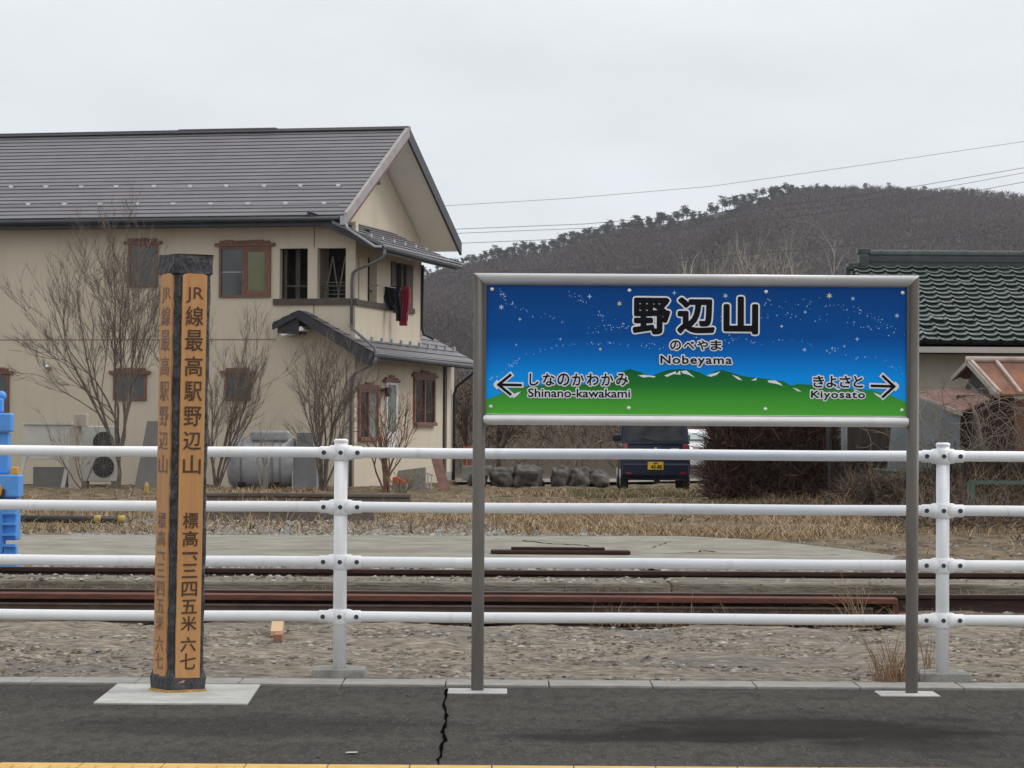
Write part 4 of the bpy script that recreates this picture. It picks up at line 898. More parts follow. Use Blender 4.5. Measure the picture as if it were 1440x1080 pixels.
mb = MB(); mb.box(-.02, .10, b_far + .02, b_far + .22, .2, 2.9); mb.build('corner_board', 'darkwood', hs_)
mb = MB(); mb.box(AM, .02, b_far + .01, b_far + 1.32, -.1, .22); mb.build('foundation', 'block', hs_)
# ---- windows
def fwin(x0, y0, x1, y1, kind, lintel=True):
    a0, z1 = front(x0, y0); a1, z0 = front(x1, y1); y = .6; t = .055
    mb = MB()
    mb.box(a0, a1, y - .05, y, z1 - t, z1); mb.box(a0, a1, y - .05, y, z0, z0 + t); mb.box(a0, a0 + t, y - .05, y, z0 + t, z1 - t); mb.box(a1 - t, a1, y - .05, y, z0 + t, z1 - t)
    am = a0 + (a1 - a0) * .47
    if kind == 'slide': mb.box(am - .03, am + .045, y - .045, y - .002, z0 + t, z1 - t); mb.box(am + .045, am + .10, y - .035, y - .002, z0 + t, z1 - t); mb.box(a1 - t - .09, a1 - t, y - .035, y - .002, z0 + t, z1 - t); mb.box(am + .1, a1 - t - .09, y - .035, y - .002, z0 + t, z0 + t + .10); mb.box(am + .1, a1 - t - .09, y - .035, y - .002, z1 - t - .06, z1 - t)
    wi = mb.build('window', 'brownwood', hs_)
    mb = MB()
    if kind == 'slide':
        mb.box(a0 + t, am - .03, y - .012, y - .003, z0 + t, z1 - t, 0); mb.box(am + .1, a1 - t - .09, y - .018, y - .003, z0 + t + .1, z1 - t - .06, 1)
        mb.box(a0 + t, am - .03, y - .018, y - .0125, (z0 + z1)/2 - .012, (z0 + z1)/2 + .006, 2)
    else: mb.box(a0 + t, a1 - t, y - .015, y - .003, z0 + t, z1 - t, 0)
    mb.build('pane', ['glass', 'blind', 'gutter_pale'], wi)
    if lintel:
        mb = MB(); rg = random.Random(int(x0)); e_ = .10
        mb.box(a0 - e_, a1 + e_, y - .075, y - .001, z1 + .002, z1 + .075)
        k = a0 + .02
        while k < a1 - .05:
            w_ = rg.uniform(.10, .22); mb.box(k, min(k + w_, a1 - .02) - .006, y - .07 + rg.uniform(-.01, .01), y - .001, z1 + .078, z1 + .125 + rg.uniform(0, .03)); k += w_
        mb.build('lintel', 'brownwood', wi)
    return wi
fwin(309, 347, 381, 418, 'slide'); fwin(181, 344, 222, 404, 'plain'); fwin(160, 526, 206, 563, 'plain'); fwin(317, 526, 353, 563, 'plain'); fwin(-30, 526, 13, 580, 'plain')
def swin(x0, y0, x1, y1, kind):
    b0, z1 = side(x0, y0); b1, z0 = side(x1, y1); a = .05; t = .11; tz = .06
    z1 = side((x0+x1)/2, y0)[1]; z0 = side((x0+x1)/2, y1)[1]
    mb = MB(); mt = 'doorwhite' if kind == 'door' else 'brownwood'
    mb.box(a, a + .05, b0, b1, z1 - tz, z1); mb.box(a, a + .05, b0, b1, z0, z0 + tz); mb.box(a, a + .05, b0, b0 + t, z0 + tz, z1 - tz); mb.box(a, a + .05, b1 - t, b1, z0 + tz, z1 - tz)
    bm_ = (b0 + b1)/2
    if kind != 'door': mb.box(a, a + .045, bm_ - .05, bm_ + .05, z0 + tz, z1 - tz)
    else: mb.box(a, a + .04, b0 + t, b1 - t, z0 + tz, z0 + .55)
    wi = mb.build('door' if kind == 'door' else 'window', mt, hs_)
    mb = MB()
    if kind == 'door': mb.box(a + .003, a + .02, b0 + t, b1 - t, z0 + .56, z1 - tz - .01, 1)
    else:
        mb.box(a + .003, a + .015, b0 + t, bm_ - .05, z0 + tz, z1 - tz, 0); mb.box(a + .003, a + .018, bm_ + .05, b1 - t, z0 + tz, z1 - tz, 1 if kind == 'teal' else 0)
    mb.build('pane', ['glass', 'teal'], wi)
    mb = MB(); mb.box(a, a + .07, b0 - .18, b1 + .18, z1 + .003, z1 + .07); mb.box(a, a + .06, b0 - .02, b1 + .02, z1 + .073, z1 + .12); mb.box(a, a + .06, b0 + .35*(b1-b0), b1 - .3*(b1-b0), z1 + .123, z1 + .17)
    if kind == 'door': pass
    mb.build('lintel', 'brownwood', wi)
    if kind != 'door':
        mb = MB(); mb.box(a + .051, a + .10, b0, b1, z0 + .0, z0 + .09); mb.build('sill', 'brownwood', wi)
swin(503, 548, 530, 620, 'teal'); swin(541, 538, 556, 640, 'door'); swin(581, 531, 610, 599, 'slide')
bq, zq = side(536, 548); mb = MB(); mb.box(.05, .22, bq - .1, bq + .35, zq - .03, zq + .03); mb.box(.17, .27, bq - .1, bq + .06, zq - .16, zq + .05); mb.build('wall_lamp', 'blackplastic', hs_)
a_, z_ = front(68, 516); mb = MB(); mb.sphere((a_, .56, z_), .075, 12, 8); mb.build('vent_hood', 'chrome', hs_, True)
# laundry
def cloth(name, px, py0, py1, wpx, d, mat, label, seed, taper=1.0, cat='clothes', legs=0):
    rg = random.Random(seed); c = P(px, py0, d); t0 = Z(px, py0, d); t1 = Z(px, py1, d); wd = wpx/F*d
    mb = MB(); nx, nz = 14, 14; vs = []
    for j in range(nz+1):
        u = j/nz; z = t0 + (t1-t0)*u; ww = wd*(1 + (taper-1)*u)
        for i in range(nx+1):
            s1 = i/nx - .5; yy = .05*math.sin(i*1.5 + seed)*(.4+u) + .03*math.sin(i*2.7 + j*.4)
            lo = z
            if legs and u > .55: lo = z - (.14 if i > nx*.62 else (-.10*(u-.55) if i < nx*.4 else 0))*(u-.55)*3
            vs.append((s1*ww + .02*math.sin(j*.4 + seed) + (.10*u if legs else 0), yy, lo - t0))
    fs = [(j*(nx+1)+i, (j+1)*(nx+1)+i, (j+1)*(nx+1)+i+1, j*(nx+1)+i+1) for j in range(nz) for i in range(nx) if not (legs and j > nz*.6 and i in (int(nx*.5), int(nx*.5)+1))]
    mb.add(vs, fs); o = mb.build(name, mat, None, True); o.location = (c.x, d, t0)
    sd = o.modifiers.new('thickness', 'SOLIDIFY'); sd.thickness = .03; sd.offset = 0
    return tag(o, label, cat)
dl = 66.3
cloth('hanging_garment', 549, 402.5, 440, 29, dl, 'navy', 'dark navy garment hung out over the balcony sill of the beige house', 3, .55, legs=1)
cloth('hanging_garment', 569, 403, 458, 14, dl + .5, 'red', 'red garment hung out over the balcony sill beside the navy one', 6, .7)
mb = MB(); q0, q1 = side(540, 402, .30), side(572, 404, .30); mb.tube([(.30, q0[0] - .6, q0[1]), (.30, q1[0] + .3, q0[1])], .012, 6)
for b_ in (q0[0] - .3, q1[0]): mb.tube([(.02, b_, q0[1] - .02), (.3, b_, q0[1])], .012, 6)
mb.build('laundry_pole', 'gutter_pale', hs_)

# ------------------------------------------------------------------ things in the yard of the house
d = 61.5
def frontbox(x0, x1, y0, y1, d, dep):      # pixel rectangle -> world box limits
    a, b = P(x0, (y0+y1)/2, d).x, P(x1, (y0+y1)/2, d).x; return a, b, d, d + dep, Z((x0+x1)/2, y1, d), Z((x0+x1)/2, y0, d)
# air conditioner outdoor unit
x0, x1, y0, y1, z0, z1 = frontbox(113, 166, 599, 681, 62, .35)
ac = thing('outdoor_unit', 'off white air conditioner outdoor unit with dark round fan grilles by the wall', 'air conditioner', ((x0+x1)/2, y0, z0))
w_ = x1 - x0; h_ = z1 - z0
mb = MB(); mb.box(-w_/2, w_/2, 0, .35, .06, h_); mb.build('casing', 'acwhite', ac, bevel=.02)
mb = MB(); mb.box(-w_/2 + .05, -w_/2 + .15, .02, .33, -.08, .06); mb.box(w_/2 - .15, w_/2 - .05, .02, .33, -.08, .06); mb.build('foot', 'greypanel', ac)
for zc in (h_*.30, h_*.72):
    mb = MB(); mb.cyl((w_*.12, -.012, zc), (w_*.12, .02, zc), .23, 24); g = mb.build('fan_opening', 'blackplastic', ac)
    mb = MB()
    for k in range(5):
        r_ = .05 + k*.045; mb.tube([(w_*.12 + r_*math.cos(t*math.pi/10), -.02, zc + r_*math.sin(t*math.pi/10)) for t in range(21)], .006, 4)
    for k in range(6): a = k*math.pi/6; mb.tube([(w_*.12 - .23*math.cos(a), -.024, zc - .23*math.sin(a)), (w_*.12 + .23*math.cos(a), -.024, zc + .23*math.sin(a))], .006, 4)
    mb.build('grille', 'greypanel', g)
# concrete post with square cap
x0, x1, y0, y1, z0, z1 = frontbox(97, 112, 600, 690, 61.2, .25); cp_ = thing('gate_pillar', 'plain beige pillar with a wider square cap beside the outdoor unit', 'pillar', ((x0+x1)/2, y0, -.05))
mb = MB(); mb.box(-(x1-x0)/2, (x1-x0)/2, 0, .25, 0, z1 + .05); mb.build('shaft', 'plaster', cp_)
cx0, cx1, _, _, cz0, cz1 = frontbox(104, 122, 582, 600, 61.2, .3); mb = MB(); mb.box(cx0 - (x0+x1)/2, cx1 - (x0+x1)/2, -.04, .3, cz0 + .053, cz1 + .05); mb.build('cap', 'plaster', cp_, bevel=.015)
# white cabinet on raking legs
x0, x1, y0, y1, z0, z1 = frontbox(33, 98, 594, 646, 61.8, .6); cb = thing('storage_cabinet', 'pale grey box on slanting legs against the wall behind the blue machine', 'cabinet', ((x0+x1)/2, y0, -.05))
w_ = x1-x0; mb = MB(); mb.box(-w_/2, w_/2, 0, .6, z0 + .05, z1); mb.build('box', 'acwhite', cb, bevel=.01)
mb = MB(); mb.box(-w_/2 - .04, w_/2 + .04, -.05, .64, z1 + .002, z1 + .05); mb.build('lid', 'acwhite', cb)
for s in (-1, 1): mb = MB(); mb.bar((s*w_/2*.95 - .12, -.03, 0), (s*w_/2*.95 + .05, 0, z0 + .3), .08, .06); mb.build('leg', 'acwhite', cb)
mb = MB(); mb.box(-w_/2 + .2, w_/2 - .1, .1, .5, .02, z0 - .12); mb.build('shelf_load', 'greypanel', cb)
# grey leaning panel (behind the marker post)
x0, x1, y0, y1, z0, z1 = frontbox(188, 222, 592, 690, 60.6, .06); mb = MB(); mb.hexa([(-.25, 0, 0), (.32, 0, 0), (.32, .05, 0), (-.25, .05, 0)], [(-.02, .35, z1 + .05), (.32, .35, z1 + .05), (.32, .40, z1 + .05), (-.02, .40, z1 + .05)])
o = mb.build('grey_panel', 'greypanel'); o.location = ((x0+x1)/2, y0, -.05); tag(o, 'grey sheet panel leaning upright directly left of the charred marker post', 'panel')
# heating oil tank
x0, x1, y0, y1, z0, z1 = frontbox(318, 446, 612, 693, 60.3, .8); tk = thing('fuel_tank', 'silver grey horizontal tank with flat end panel lying before the beige wall', 'tank', ((x0+x1)/2, y0 + .4, -.05))
w_ = x1-x0; h_ = z1 + .05; mb = MB(); rt = h_*.46; ct = h_*.49
mb.tube([(-w_/2, 0, ct), (-w_/2 + .03, 0, ct), (-w_/2 + .14, 0, ct), (w_/2 - .5, 0, ct)], [rt*.55, rt*.8, rt, rt], 40); mb.build('shell', 'tank', tk, True)
mb = MB()
for xx in (-w_/2 + .3, 0, w_/2 - .8): mb.tube([(xx, 0, ct), (xx + .05, 0, ct)], [rt + .012, rt + .012], 40)
mb.build('hoop', 'tank_end', tk)
mb = MB(); mb.box(-w_/2 + .25, -w_/2 + .4, -.38, .38, 0, ct - rt*.6); mb.box(w_/2 - .95, w_/2 - .8, -.38, .38, 0, ct - rt*.6); mb.build('saddle', 'rust_dark_and_shade', tk)
mb = MB(); mb.box(-w_/2 + .5, w_/2 - .62, -.34, .3, h_*.90, h_*1.08); mb.build('hatch', 'tank', tk, bevel=.05)
mb = MB(); mb.box(w_/2 - .49, w_/2, -.50, .45, .05, h_*.72); mb.box(w_/2 - .44, w_/2 - .08, -.4, .4, h_*.722, h_*1.05); mb.build('end_panel', 'tank_end', tk, bevel=.01)
mb = MB(); mb.box(w_/2 - .52, w_/2 - .495, -.53, -.49, .03, h_*.72); mb.build('flange', 'acwhite', tk)
# low timber edging in two steps before the garden
x0, x1 = X(285, 49.6, 700), X(650, 49.6, 700)
mb = MB(); mb.box(x0, x1 - .9, 49.6, 49.8, -.1, Z(440, 699.5, 49.6)); mb.box(x0, x1 - .9, 49.57, 49.83, Z(440, 699.5, 49.6) + .003, Z(440, 693.5, 49.6)); o = mb.build('retaining_timber', 'timber', bevel=.02); tag(o, 'upper long grey timber edging below the tank and garden shrubs', 'edging')
d2 = 39.3; x0, x1 = X(285, d2, 725), X(526, d2, 725)
mb = MB(); mb.box(x0, x1, d2, d2 + .16, -.1, Z(440, 717, d2)); mb.box(x0, x1, d2 - .03, d2 + .19, Z(440, 717, d2) + .003, Z(440, 713.5, d2)); o = mb.build('retaining_timber', 'timber', bevel=.01); tag(o, 'lower long grey timber edging bordering the gravel and dry grass', 'edging')
# garden odds and ends beside the house corner
x0, x1, y0, y1, z0, z1 = frontbox(553, 598, 660, 680, 61.5, .5); mb = MB(); mb.prism([(0, 0), (x1-x0, 0), (x1-x0, z1+.10), (.1, z1 + .02)], 0, .5, 0); o = mb.build('raised_bed', 'block', bevel=.01); o.location = (x0, y0, -.05); tag(o, 'low grey concrete garden bed beside the house corner', 'garden bed')
x0, x1, y0, y1, z0, z1 = frontbox(551, 573, 685, 694, 59.2, .28); tb = thing('tool_case', 'teal tool case with bright orange red top standing before the house', 'tool case', ((x0+x1)/2, y0, -.03))
w_ = x1-x0; mb = MB(); mb.box(-w_/2, w_/2, 0, .25, 0, .16); mb.build('case', 'teal', tb, bevel=.02)
mb = MB(); mb.prism([(-w_/2 + .01, .163), (w_/2 - .01, .163), (w_/2 - .03, .22), (.02, .27), (-.06, .33), (-w_/2 + .01, .30)], .02, .22); mb.build('top', 'redorange', tb, bevel=.01)
x0, x1, y0, y1, z0, z1 = frontbox(540, 550, 665, 686, 59.6, .15); mb = MB(); mb.box(0, x1-x0, 0, .15, 0, .14); mb.box(.01, x1-x0 - .02, .01, .14, .143, .30); o = mb.build('white_crate', 'acwhite', bevel=.015); o.location = (x0, y0, -.03); tag(o, 'pair of stacked white boxes left of the teal tool case', 'boxes')
# white frame and leaning rusty board
x0 = P(592, 660, 61.9); mb = MB()
for k in range(4): mb.bar((k*.075, 0, 0), (k*.075, .06, .42 - .03*k), .025, .025)
mb.bar((-.02, 0, .40), (.27, 0, .31), .03, .03); mb.bar((-.02, 0, .05), (.27, 0, .05), .03, .03); o = mb.build('garden_frame', 'doorwhite'); o.location = (x0.x, 61.9, -.03); tag(o, 'small white slatted frame leaning by the raised bed at the house corner', 'frame')
p0, p1 = P(612, 640, 61.7), P(626, 684, 61.0); mb = MB(); mb.bar((p1.x, p1.y, -.04), (p0.x, p0.y + .1, p0.z + .02), .22, .035, up=(0, -1, .3)); o = mb.build('leaning_board', 'rustroof2'); tag(o, 'rusty brown board leaning against the corner of the beige house', 'board')
x0, x1, y0, y1, z0, z1 = frontbox(650, 668, 659, 680, 70, .5); mb = MB(); mb.box(0, x1-x0, 0, .5, 0, z1 + .05); mb.box(.0, x1-x0 + .4, -.02, .52, z1 + .053, z1 + .12); o = mb.build('stone_block', 'block'); o.location = (x0, y0, -.05); tag(o, 'squat grey concrete block behind the house corner with a slab on top', 'block')
mb = MB(); a, b = P(652, 630, 70), P(670, 629, 70); mb.box(a.x, b.x, 70, 70.15, a.z - .05, a.z + .03); mb.box(a.x + .05, a.x + .1, 70.02, 70.12, -.05, a.z - .053); mb.box(b.x - .1, b.x - .05, 70.02, 70.12, -.05, a.z - .053); o = mb.build('orange_barrier', 'redorange'); tag(o, 'bright orange bar of a small barrier seen past the house corner', 'barrier')
mb = MB(); q = G(206, 692); mb.tube([(0, 0, 0), (0, 0, .13)], .045, 10); mb.tube([(0, 0, .13), (0, 0, .2)], [.045, .02], 10); o = mb.build('marker_cap', 'yellow'); o.location = q; tag(o, 'tiny yellow capped peg in the dry grass left of the marker post', 'peg')
# rope barrier pole on the ground
a, b = G(20, 737), G(172, 738); pl_ = thing('fallen_pole', 'black pole with yellow bands lying in the dry grass beside the blue machine', 'pole', (a.x, a.y, .04)); L_ = b.x - a.x
mb = MB(); mb.tube([(0, 0, .03), (L_, b.y - a.y, .02)], .05, 10); mb.build('shaft', 'blackplastic', pl_, True)
for t in (.74, .96): mb = MB(); mb.tube([(L_*t, (b.y-a.y)*t, .03), (L_*t + .09, (b.y-a.y)*t, .03)], .055, 10); mb.build('band', 'yellow', pl_, True)
# wood offcuts on the gravel
g = G(387, 893); mb = MB(); mb.hexa([(-.07, -.1, 0), (.0, -.1, 0), (-.04, .55, 0), (-.11, .55, 0)], [(-.07, -.1, .03), (.0, -.1, .03), (-.04, .55, .09), (-.11, .55, .09)]); o = mb.build('wood_offcut', 'offcut'); o.location = (g.x + .05, g.y, .0); tag(o, 'pale fresh wood offcut lying on the gravel behind the fence', 'wood offcut')
g = G(391, 899); mb = MB(); mb.box(-.02, .03, -.1, .1, 0, .04); o = mb.build('wood_offcut', 'offcut2'); o.location = (g.x, g.y, -.005); tag(o, 'short reddish wood scrap lying beside the pale offcut on the gravel', 'wood offcut')

# ------------------------------------------------------------------ blue railway machine at the left edge
d = 24.2
bmx = thing('track_machine', 'bright blue railway machine with orange fittings cut off by the left edge', 'railway machine', (X(16, d, 700), d, 0))
ox = X(16, d, 700)
def bx(x0, x1, y0, y1, dep, dd=0):
    a, b = P(x0, y0, d).x - ox, P(x1, y0, d).x - ox; return a - .02, b - .02, dd, dd + dep*.3, Z(20, y1, d), Z(20, y0, d)
mb = MB(); mb.box(*bx(-150, 27, 700, 760, .7)); mb.box(*bx(-150, 31, 668, 699, .78, -.04)); mb.box(*bx(-150, 28, 780, 815, .8, -.05)); mb.box(*bx(-150, 9, 700.5, 779, .5, -.03)); mb.build('base', 'blue', bmx, bevel=.012)
mb = MB()
for y in (720, 735, 750, 765): mb.box(*bx(9, 27, y, y + 3, .3, -.1))
mb.box(*bx(9.2, 26, 779.5, 769, .3, -.02)); mb.build('step', 'blue', bmx)
mb = MB(); mb.box(*bx(-60, 14, 608, 667, .5, .05)); mb.box(*bx(-60, 19, 581, 607.5, .55, 0)); mb.box(*bx(-60, 4, 560, 580.5, .3, .1)); mb.build('column', 'blue', bmx, bevel=.015)
mb = MB(); q = bx(-8, 4, 547, 560, .3); mb.sphere((q[0]+.045, .2, q[4]+.02), .045, 12, 8); mb.cyl((q[0]-.3, .2, q[4]+.01), (q[0]+.05, .2, q[4]+.01), .04, 12); mb.build('head', 'blue', bmx, True)
mb = MB(); mb.box(*bx(17, 27, 657, 667.5, .2, .05)); mb.build('fitting', 'orange', bmx, bevel=.01)
q = bx(-6, 11, 677, 690, .1, -.07); mb = MB(); mb.tube([(q[0], -.075, q[4]), (q[0], -.02, q[4])], .085, 16); mb.build('fitting', 'orange', bmx)
mb = MB(); mb.box(*bx(-4, 12, 688, 699, .05, -.065)); mb.build('recess_shade', 'interior_shade', bmx)  # thin dark plate on the surface, painting the shade of a hollow

# ------------------------------------------------------------------ garden shrubs
shrub(166, 690, 59.5, 318, (72, 236), 8, 'tall bare tree with fanning branches left of the marker post', 'bark', 1, .036, 4, name='bare_tree', cat='tree', trunk=.7, kids=(3, 5), spread=.36, ln0=.60, ratio=.56, wob=.11)
shrub(306, 692, 59.8, 395, (286, 385), 8, 'bare shrub rising just right of the marker post behind the fence', 'bark', 2, .028, 3, kids=(4, 6), spread=.42, wob=.11)
shrub(372, 693, 59.2, 555, (338, 412), 8, 'low pale stemmed shrub in front of the silver tank', 'bark_pale', 3, .022, 2, kids=(2, 3), spread=.4)
shrub(453, 697, 59.4, 440, (392, 520), 8, 'bare shrub behind the left fence post, rising to the lower roof', 'bark', 4, .032, 3, kids=(4, 6), spread=.4, wob=.12)
shrub(543, 698, 59.0, 500, (488, 612), 9, 'reddish twigged bare shrub before the white door of the house', 'bark_red', 5, .03, 3, kids=(3, 4), spread=.42)
shrub(118, 690, 60.6, 560, (20, 128), 4, 'thin bare shrub with arching twigs in front of the pale cabinet', 'bark', 6, .02, 3, kids=(2, 3), spread=.45)
shrub(563, 704, 55.5, 655, (520, 612), 14, 'knee high tangle of dry twigs on the gravel near the house', 'straw2', 8, .012, 2, name='dry_shrub')

# ------------------------------------------------------------------ boulders, car, white car, hedge, bank
BG = 'boulders in a row behind the car'
rocks = [(708, 659, 34, 27, 'squarish dark boulder at the left end of the boulder row by the sign post'), (742, 660, 40, 29, 'widest dark boulder, second from the sign post in the boulder row'), (788, 659, 24, 28, 'upright stump like grey rock in the middle of the boulder row'), (815, 660, 30, 26, 'brownish grey boulder between the upright rock and the rounded end one'), (842, 661, 26, 24, 'rounded boulder at the right end of the row nearest the navy car'), (672, 664, 24, 20, 'smaller boulder left of the sign post in the boulder row')]
for i, (cx, cy, wp, hp_, lab) in enumerate(rocks):
    dd = 66; c = P(cx, cy, dd); w_ = wp/F*dd/2*1.06; h_ = hp_/F*dd/2*1.2; rg = random.Random(40 + i)
    from mathutils import noise
    mb = MB(); nu, nv = 36, 22; sq = .62 if i != 4 else .85; vs = []; off = Vector((i*7.3, i*3.1, 0))
    for a in range(nv+1):
        ph = math.pi*a/nv
        for b in range(nu):
            th = 2*math.pi*b/nu; sgn = lambda v: math.copysign(abs(v)**sq, v)
            v = Vector((sgn(math.sin(ph))*sgn(math.cos(th)), sgn(math.sin(ph))*sgn(math.sin(th)), sgn(math.cos(ph))))
            k = 1 + .30*noise.noise(v*1.3 + off) + .16*noise.noise(v*3.1 + off) + .07*noise.noise(v*7 + off) - .10*abs(noise.noise(v*2.1 - off))
            vs.append((v.x*w_*k, v.y*.5*k, v.z*h_*k + h_))
    mb.add(vs, [(a*nu+b, (a+1)*nu+b, (a+1)*nu+(b+1) % nu, a*nu+(b+1) % nu) for a in range(nv) for b in range(nu)])
    o = mb.build('boulder', 'boulder', None, True); o.location = (c.x, dd + rg.uniform(-.1, .1), -.12); tag(o, lab, 'boulder', BG)
# path of pale gravel in front of the boulders
mb = MB(); q = [G(640, 679.5), G(880, 679.5), G(1010, 677), G(1010, 674), G(640, 675.5)]
mb.add([(p.x, p.y, .03) for p in q], [tuple(range(5))]); struct(mb.build('path', 'slab'))
def car(name, label, loc, rz, W, L_, H, paint, glass, plate=True, van=True):
    t = thing(name, label, 'car', loc, rz)      # rear at y=0, front at +y
    hw = W/2
    secs = [ (-.02, .30, .62, .93), (.0, .26, .98, 1.0), (.12, .24, 1.02, 1.0), (.5, .22, 1.03, 1.0), (1.5, .20, 1.03, 1.0), (2.5, .20, 1.02, 1.0), (2.9, .22, .98, .985), (L_ - .15, .26, .90, .95), (L_, .34, .78, .86)]
    mb = MB(); rings = []
    for y, zl, zh, k in secs:
        x = hw*k; q = [(-x*.93, zl), (-x, zl + .10), (-x*1.0, zl + (zh-zl)*.55), (-x*.985, zh - .06), (-x*.95, zh), (x*.95, zh), (x*.985, zh - .06), (x, zl + (zh-zl)*.55), (x, zl + .10), (x*.93, zl)]
        rings.append([(a, y, b) for a, b in q])
    n = 10
    for i in range(len(rings)-1): mb.add(rings[i] + rings[i+1], [(j, (j+1) % n, (j+1) % n + n, j + n) for j in range(n)])
    mb.add(rings[0], [tuple(reversed(range(n)))]); mb.add(rings[-1], [tuple(range(n))])
    body = mb.build('body', paint, t, False, .03)
    # cabin
    mb = MB(); yb0, yb1, yt0, yt1 = .03, L_ - .55, .16, L_ - 1.45
    q0 = [(-hw*.985, yb0, 1.0), (hw*.985, yb0, 1.0), (hw*.985, yb1, .99), (-hw*.985, yb1, .99)]; q1 = [(-hw*.90, yt0, H), (hw*.90, yt0, H), (hw*.90, yt1, H), (-hw*.90, yt1, H)]
    mb.hexa(q0, q1); cab = mb.build('cabin', paint, t, False, .05)
    mb = MB(); f = lambda u, z, o_=0: (u*(hw*.985 + (hw*.90 - hw*.985)*(z-1.0)/(H-1.0)), yb0 + (yt0-yb0)*(z-1.0)/(H-1.0) - .012 - o_, z)
    mb.add([f(-.86, 1.07), f(.86, 1.07), f(.87, H - .10), f(-.87, H - .10)], [(0, 1, 2, 3)])
    e2_ = [f(-.90, 1.06, -.01), f(.90, 1.06, -.01), f(.92, H - .10, -.01), f(-.92, H - .10, -.01)]
    mb.build('rear_window', glass, cab)
    for s in (-1, 1):
        mb = MB(); g2 = lambda y, z: (s*(hw*.985 + (hw*.90 - hw*.985)*(z-1.0)/(H-1.0) + .008), y, z)
        mb.add([g2(.35, 1.06), g2(1.5, 1.06), g2(1.5, H - .14), g2(.42, H - .14)], [(0, 1, 2, 3)]); mb.add([g2(1.58, 1.06), g2(L_ - .95, 1.06), g2(L_ - 1.6, H - .14), g2(1.58, H - .14)], [(0, 1, 2, 3)]); mb.build('side_window', glass, cab)
    mb = MB(); u0 = (H - 1.0); mb.add([(-hw*.88, yb1 - .055, 1.06), (hw*.88, yb1 - .055, 1.06), (hw*.76, yt1 + .09, H - .06), (-hw*.76, yt1 + .09, H - .06)], [(3, 2, 1, 0)]); ww = mb.build('windscreen', glass, cab)
    for v in ww.data.vertices: v.co.y += .02
    for y in (.42, L_ - .62):
        for s in (-1, 1):
            mb = MB(); mb.tube([(s*(hw - .17), y, .275), (s*(hw - .15), y, .275), (s*(hw - .02), y, .275), (s*(hw + .0), y, .275)], [.25, .275, .275, .25], 24); wh = mb.build('wheel', 'tyre', t)
            mb = MB(); mb.tube([(s*(hw - .03), y, .275), (s*(hw + .012), y, .275)], [.19, .18], 20); mb.build('rim', 'rim', wh)
    for s in (-1, 1):
        mb = MB(); x = s*hw*.94; mb.hexa([(x - s*.0 - .10*(1 if s > 0 else 0), -.035, .84), (x + .10*(1 if s < 0 else 0), -.035, .84), (x + .10*(1 if s < 0 else 0), .06, .84), (x - .10*(1 if s > 0 else 0), .06, .84)], [(x - .11*(1 if s > 0 else 0), -.02, 1.005), (x + .11*(1 if s < 0 else 0), -.02, 1.005), (x + .10*(1 if s < 0 else 0), .06, 1.005), (x - .10*(1 if s > 0 else 0), .06, .985)])
        mb.build('tail_light', 'taillight', t, bevel=.015)
        mb = MB(); mb.box(s*(hw + .03) - .09, s*(hw + .03) + .09, L_ - 1.15, L_ - 1.05, 1.05, 1.2); mb.build('mirror', paint, t, bevel=.03)
    mb = MB(); mb.box(-hw*.97, hw*.97, -.07, .05, .30, .60); bp = mb.build('bumper', paint, t, bevel=.05)
    mb = MB(); mb.box(-.02, .10, .1, .3, .17, .24); mb.box(-hw*.5, hw*.5, .05, .2, .24, .29); mb.build('exhaust', 'blackplastic', t)
    if plate:
        mb = MB(); mb.box(-.165, .165, -.085, -.072, .455, .62); pn = mb.build('number_plate', 'plate_y', t)
        mb = MB(); put_text(mb, '43-85', .02, .512, .235, .075, -.089, 0, .004); put_text(mb, '580', 0, .588, .09, .035, -.089, 0, .002); mb.build('lettering', 'black_ink', pn)
        mb = MB(); mb.tube([(0, -.03, .895), (0, -.015, .895)], .035, 12); mb.box(.32, .50, -.026, -.018, .888, .915); mb.build('badge', 'chrome', t)
        mb = MB(); mb.box(-hw*.8, hw*.8, -.020, -.004, .70, .715); mb.build('tailgate_seam', 'blackplastic', t)
        mb = MB(); mb.bar((.02, .03, 1.07), (-.35, .035, 1.12), .02, .02); mb.build('wiper', 'blackplastic', t)
        mb = MB(); mb.box(-hw*.985, hw*.985, -.012, .02, 1.0, 1.045); mb.build('tailgate_ledge', 'carledge_highlight', t)
        mb = MB(); mb.box(-hw*.86, -hw*.70, -.078, -.06, .36, .40); mb.box(hw*.70, hw*.86, -.078, -.06, .36, .40); mb.build('reflector', 'taillight', t)
    return t
g = P(921.5, 690, 60.6)
car('parked_car', 'dark navy hatchback with yellow number plate parked facing away beyond the tracks', (g.x, 60.6, .0), rad(-.5), 1.475, 3.4, 1.70, 'carpaint', 'carglass')
g = P(985, 664, 82)
car('parked_car', 'white car mostly hidden between the navy car and the brown hedge', (g.x + .2, 84.5, .0), rad(176), 1.475, 3.4, 1.35, 'carwhite', 'tealglass', plate=False)
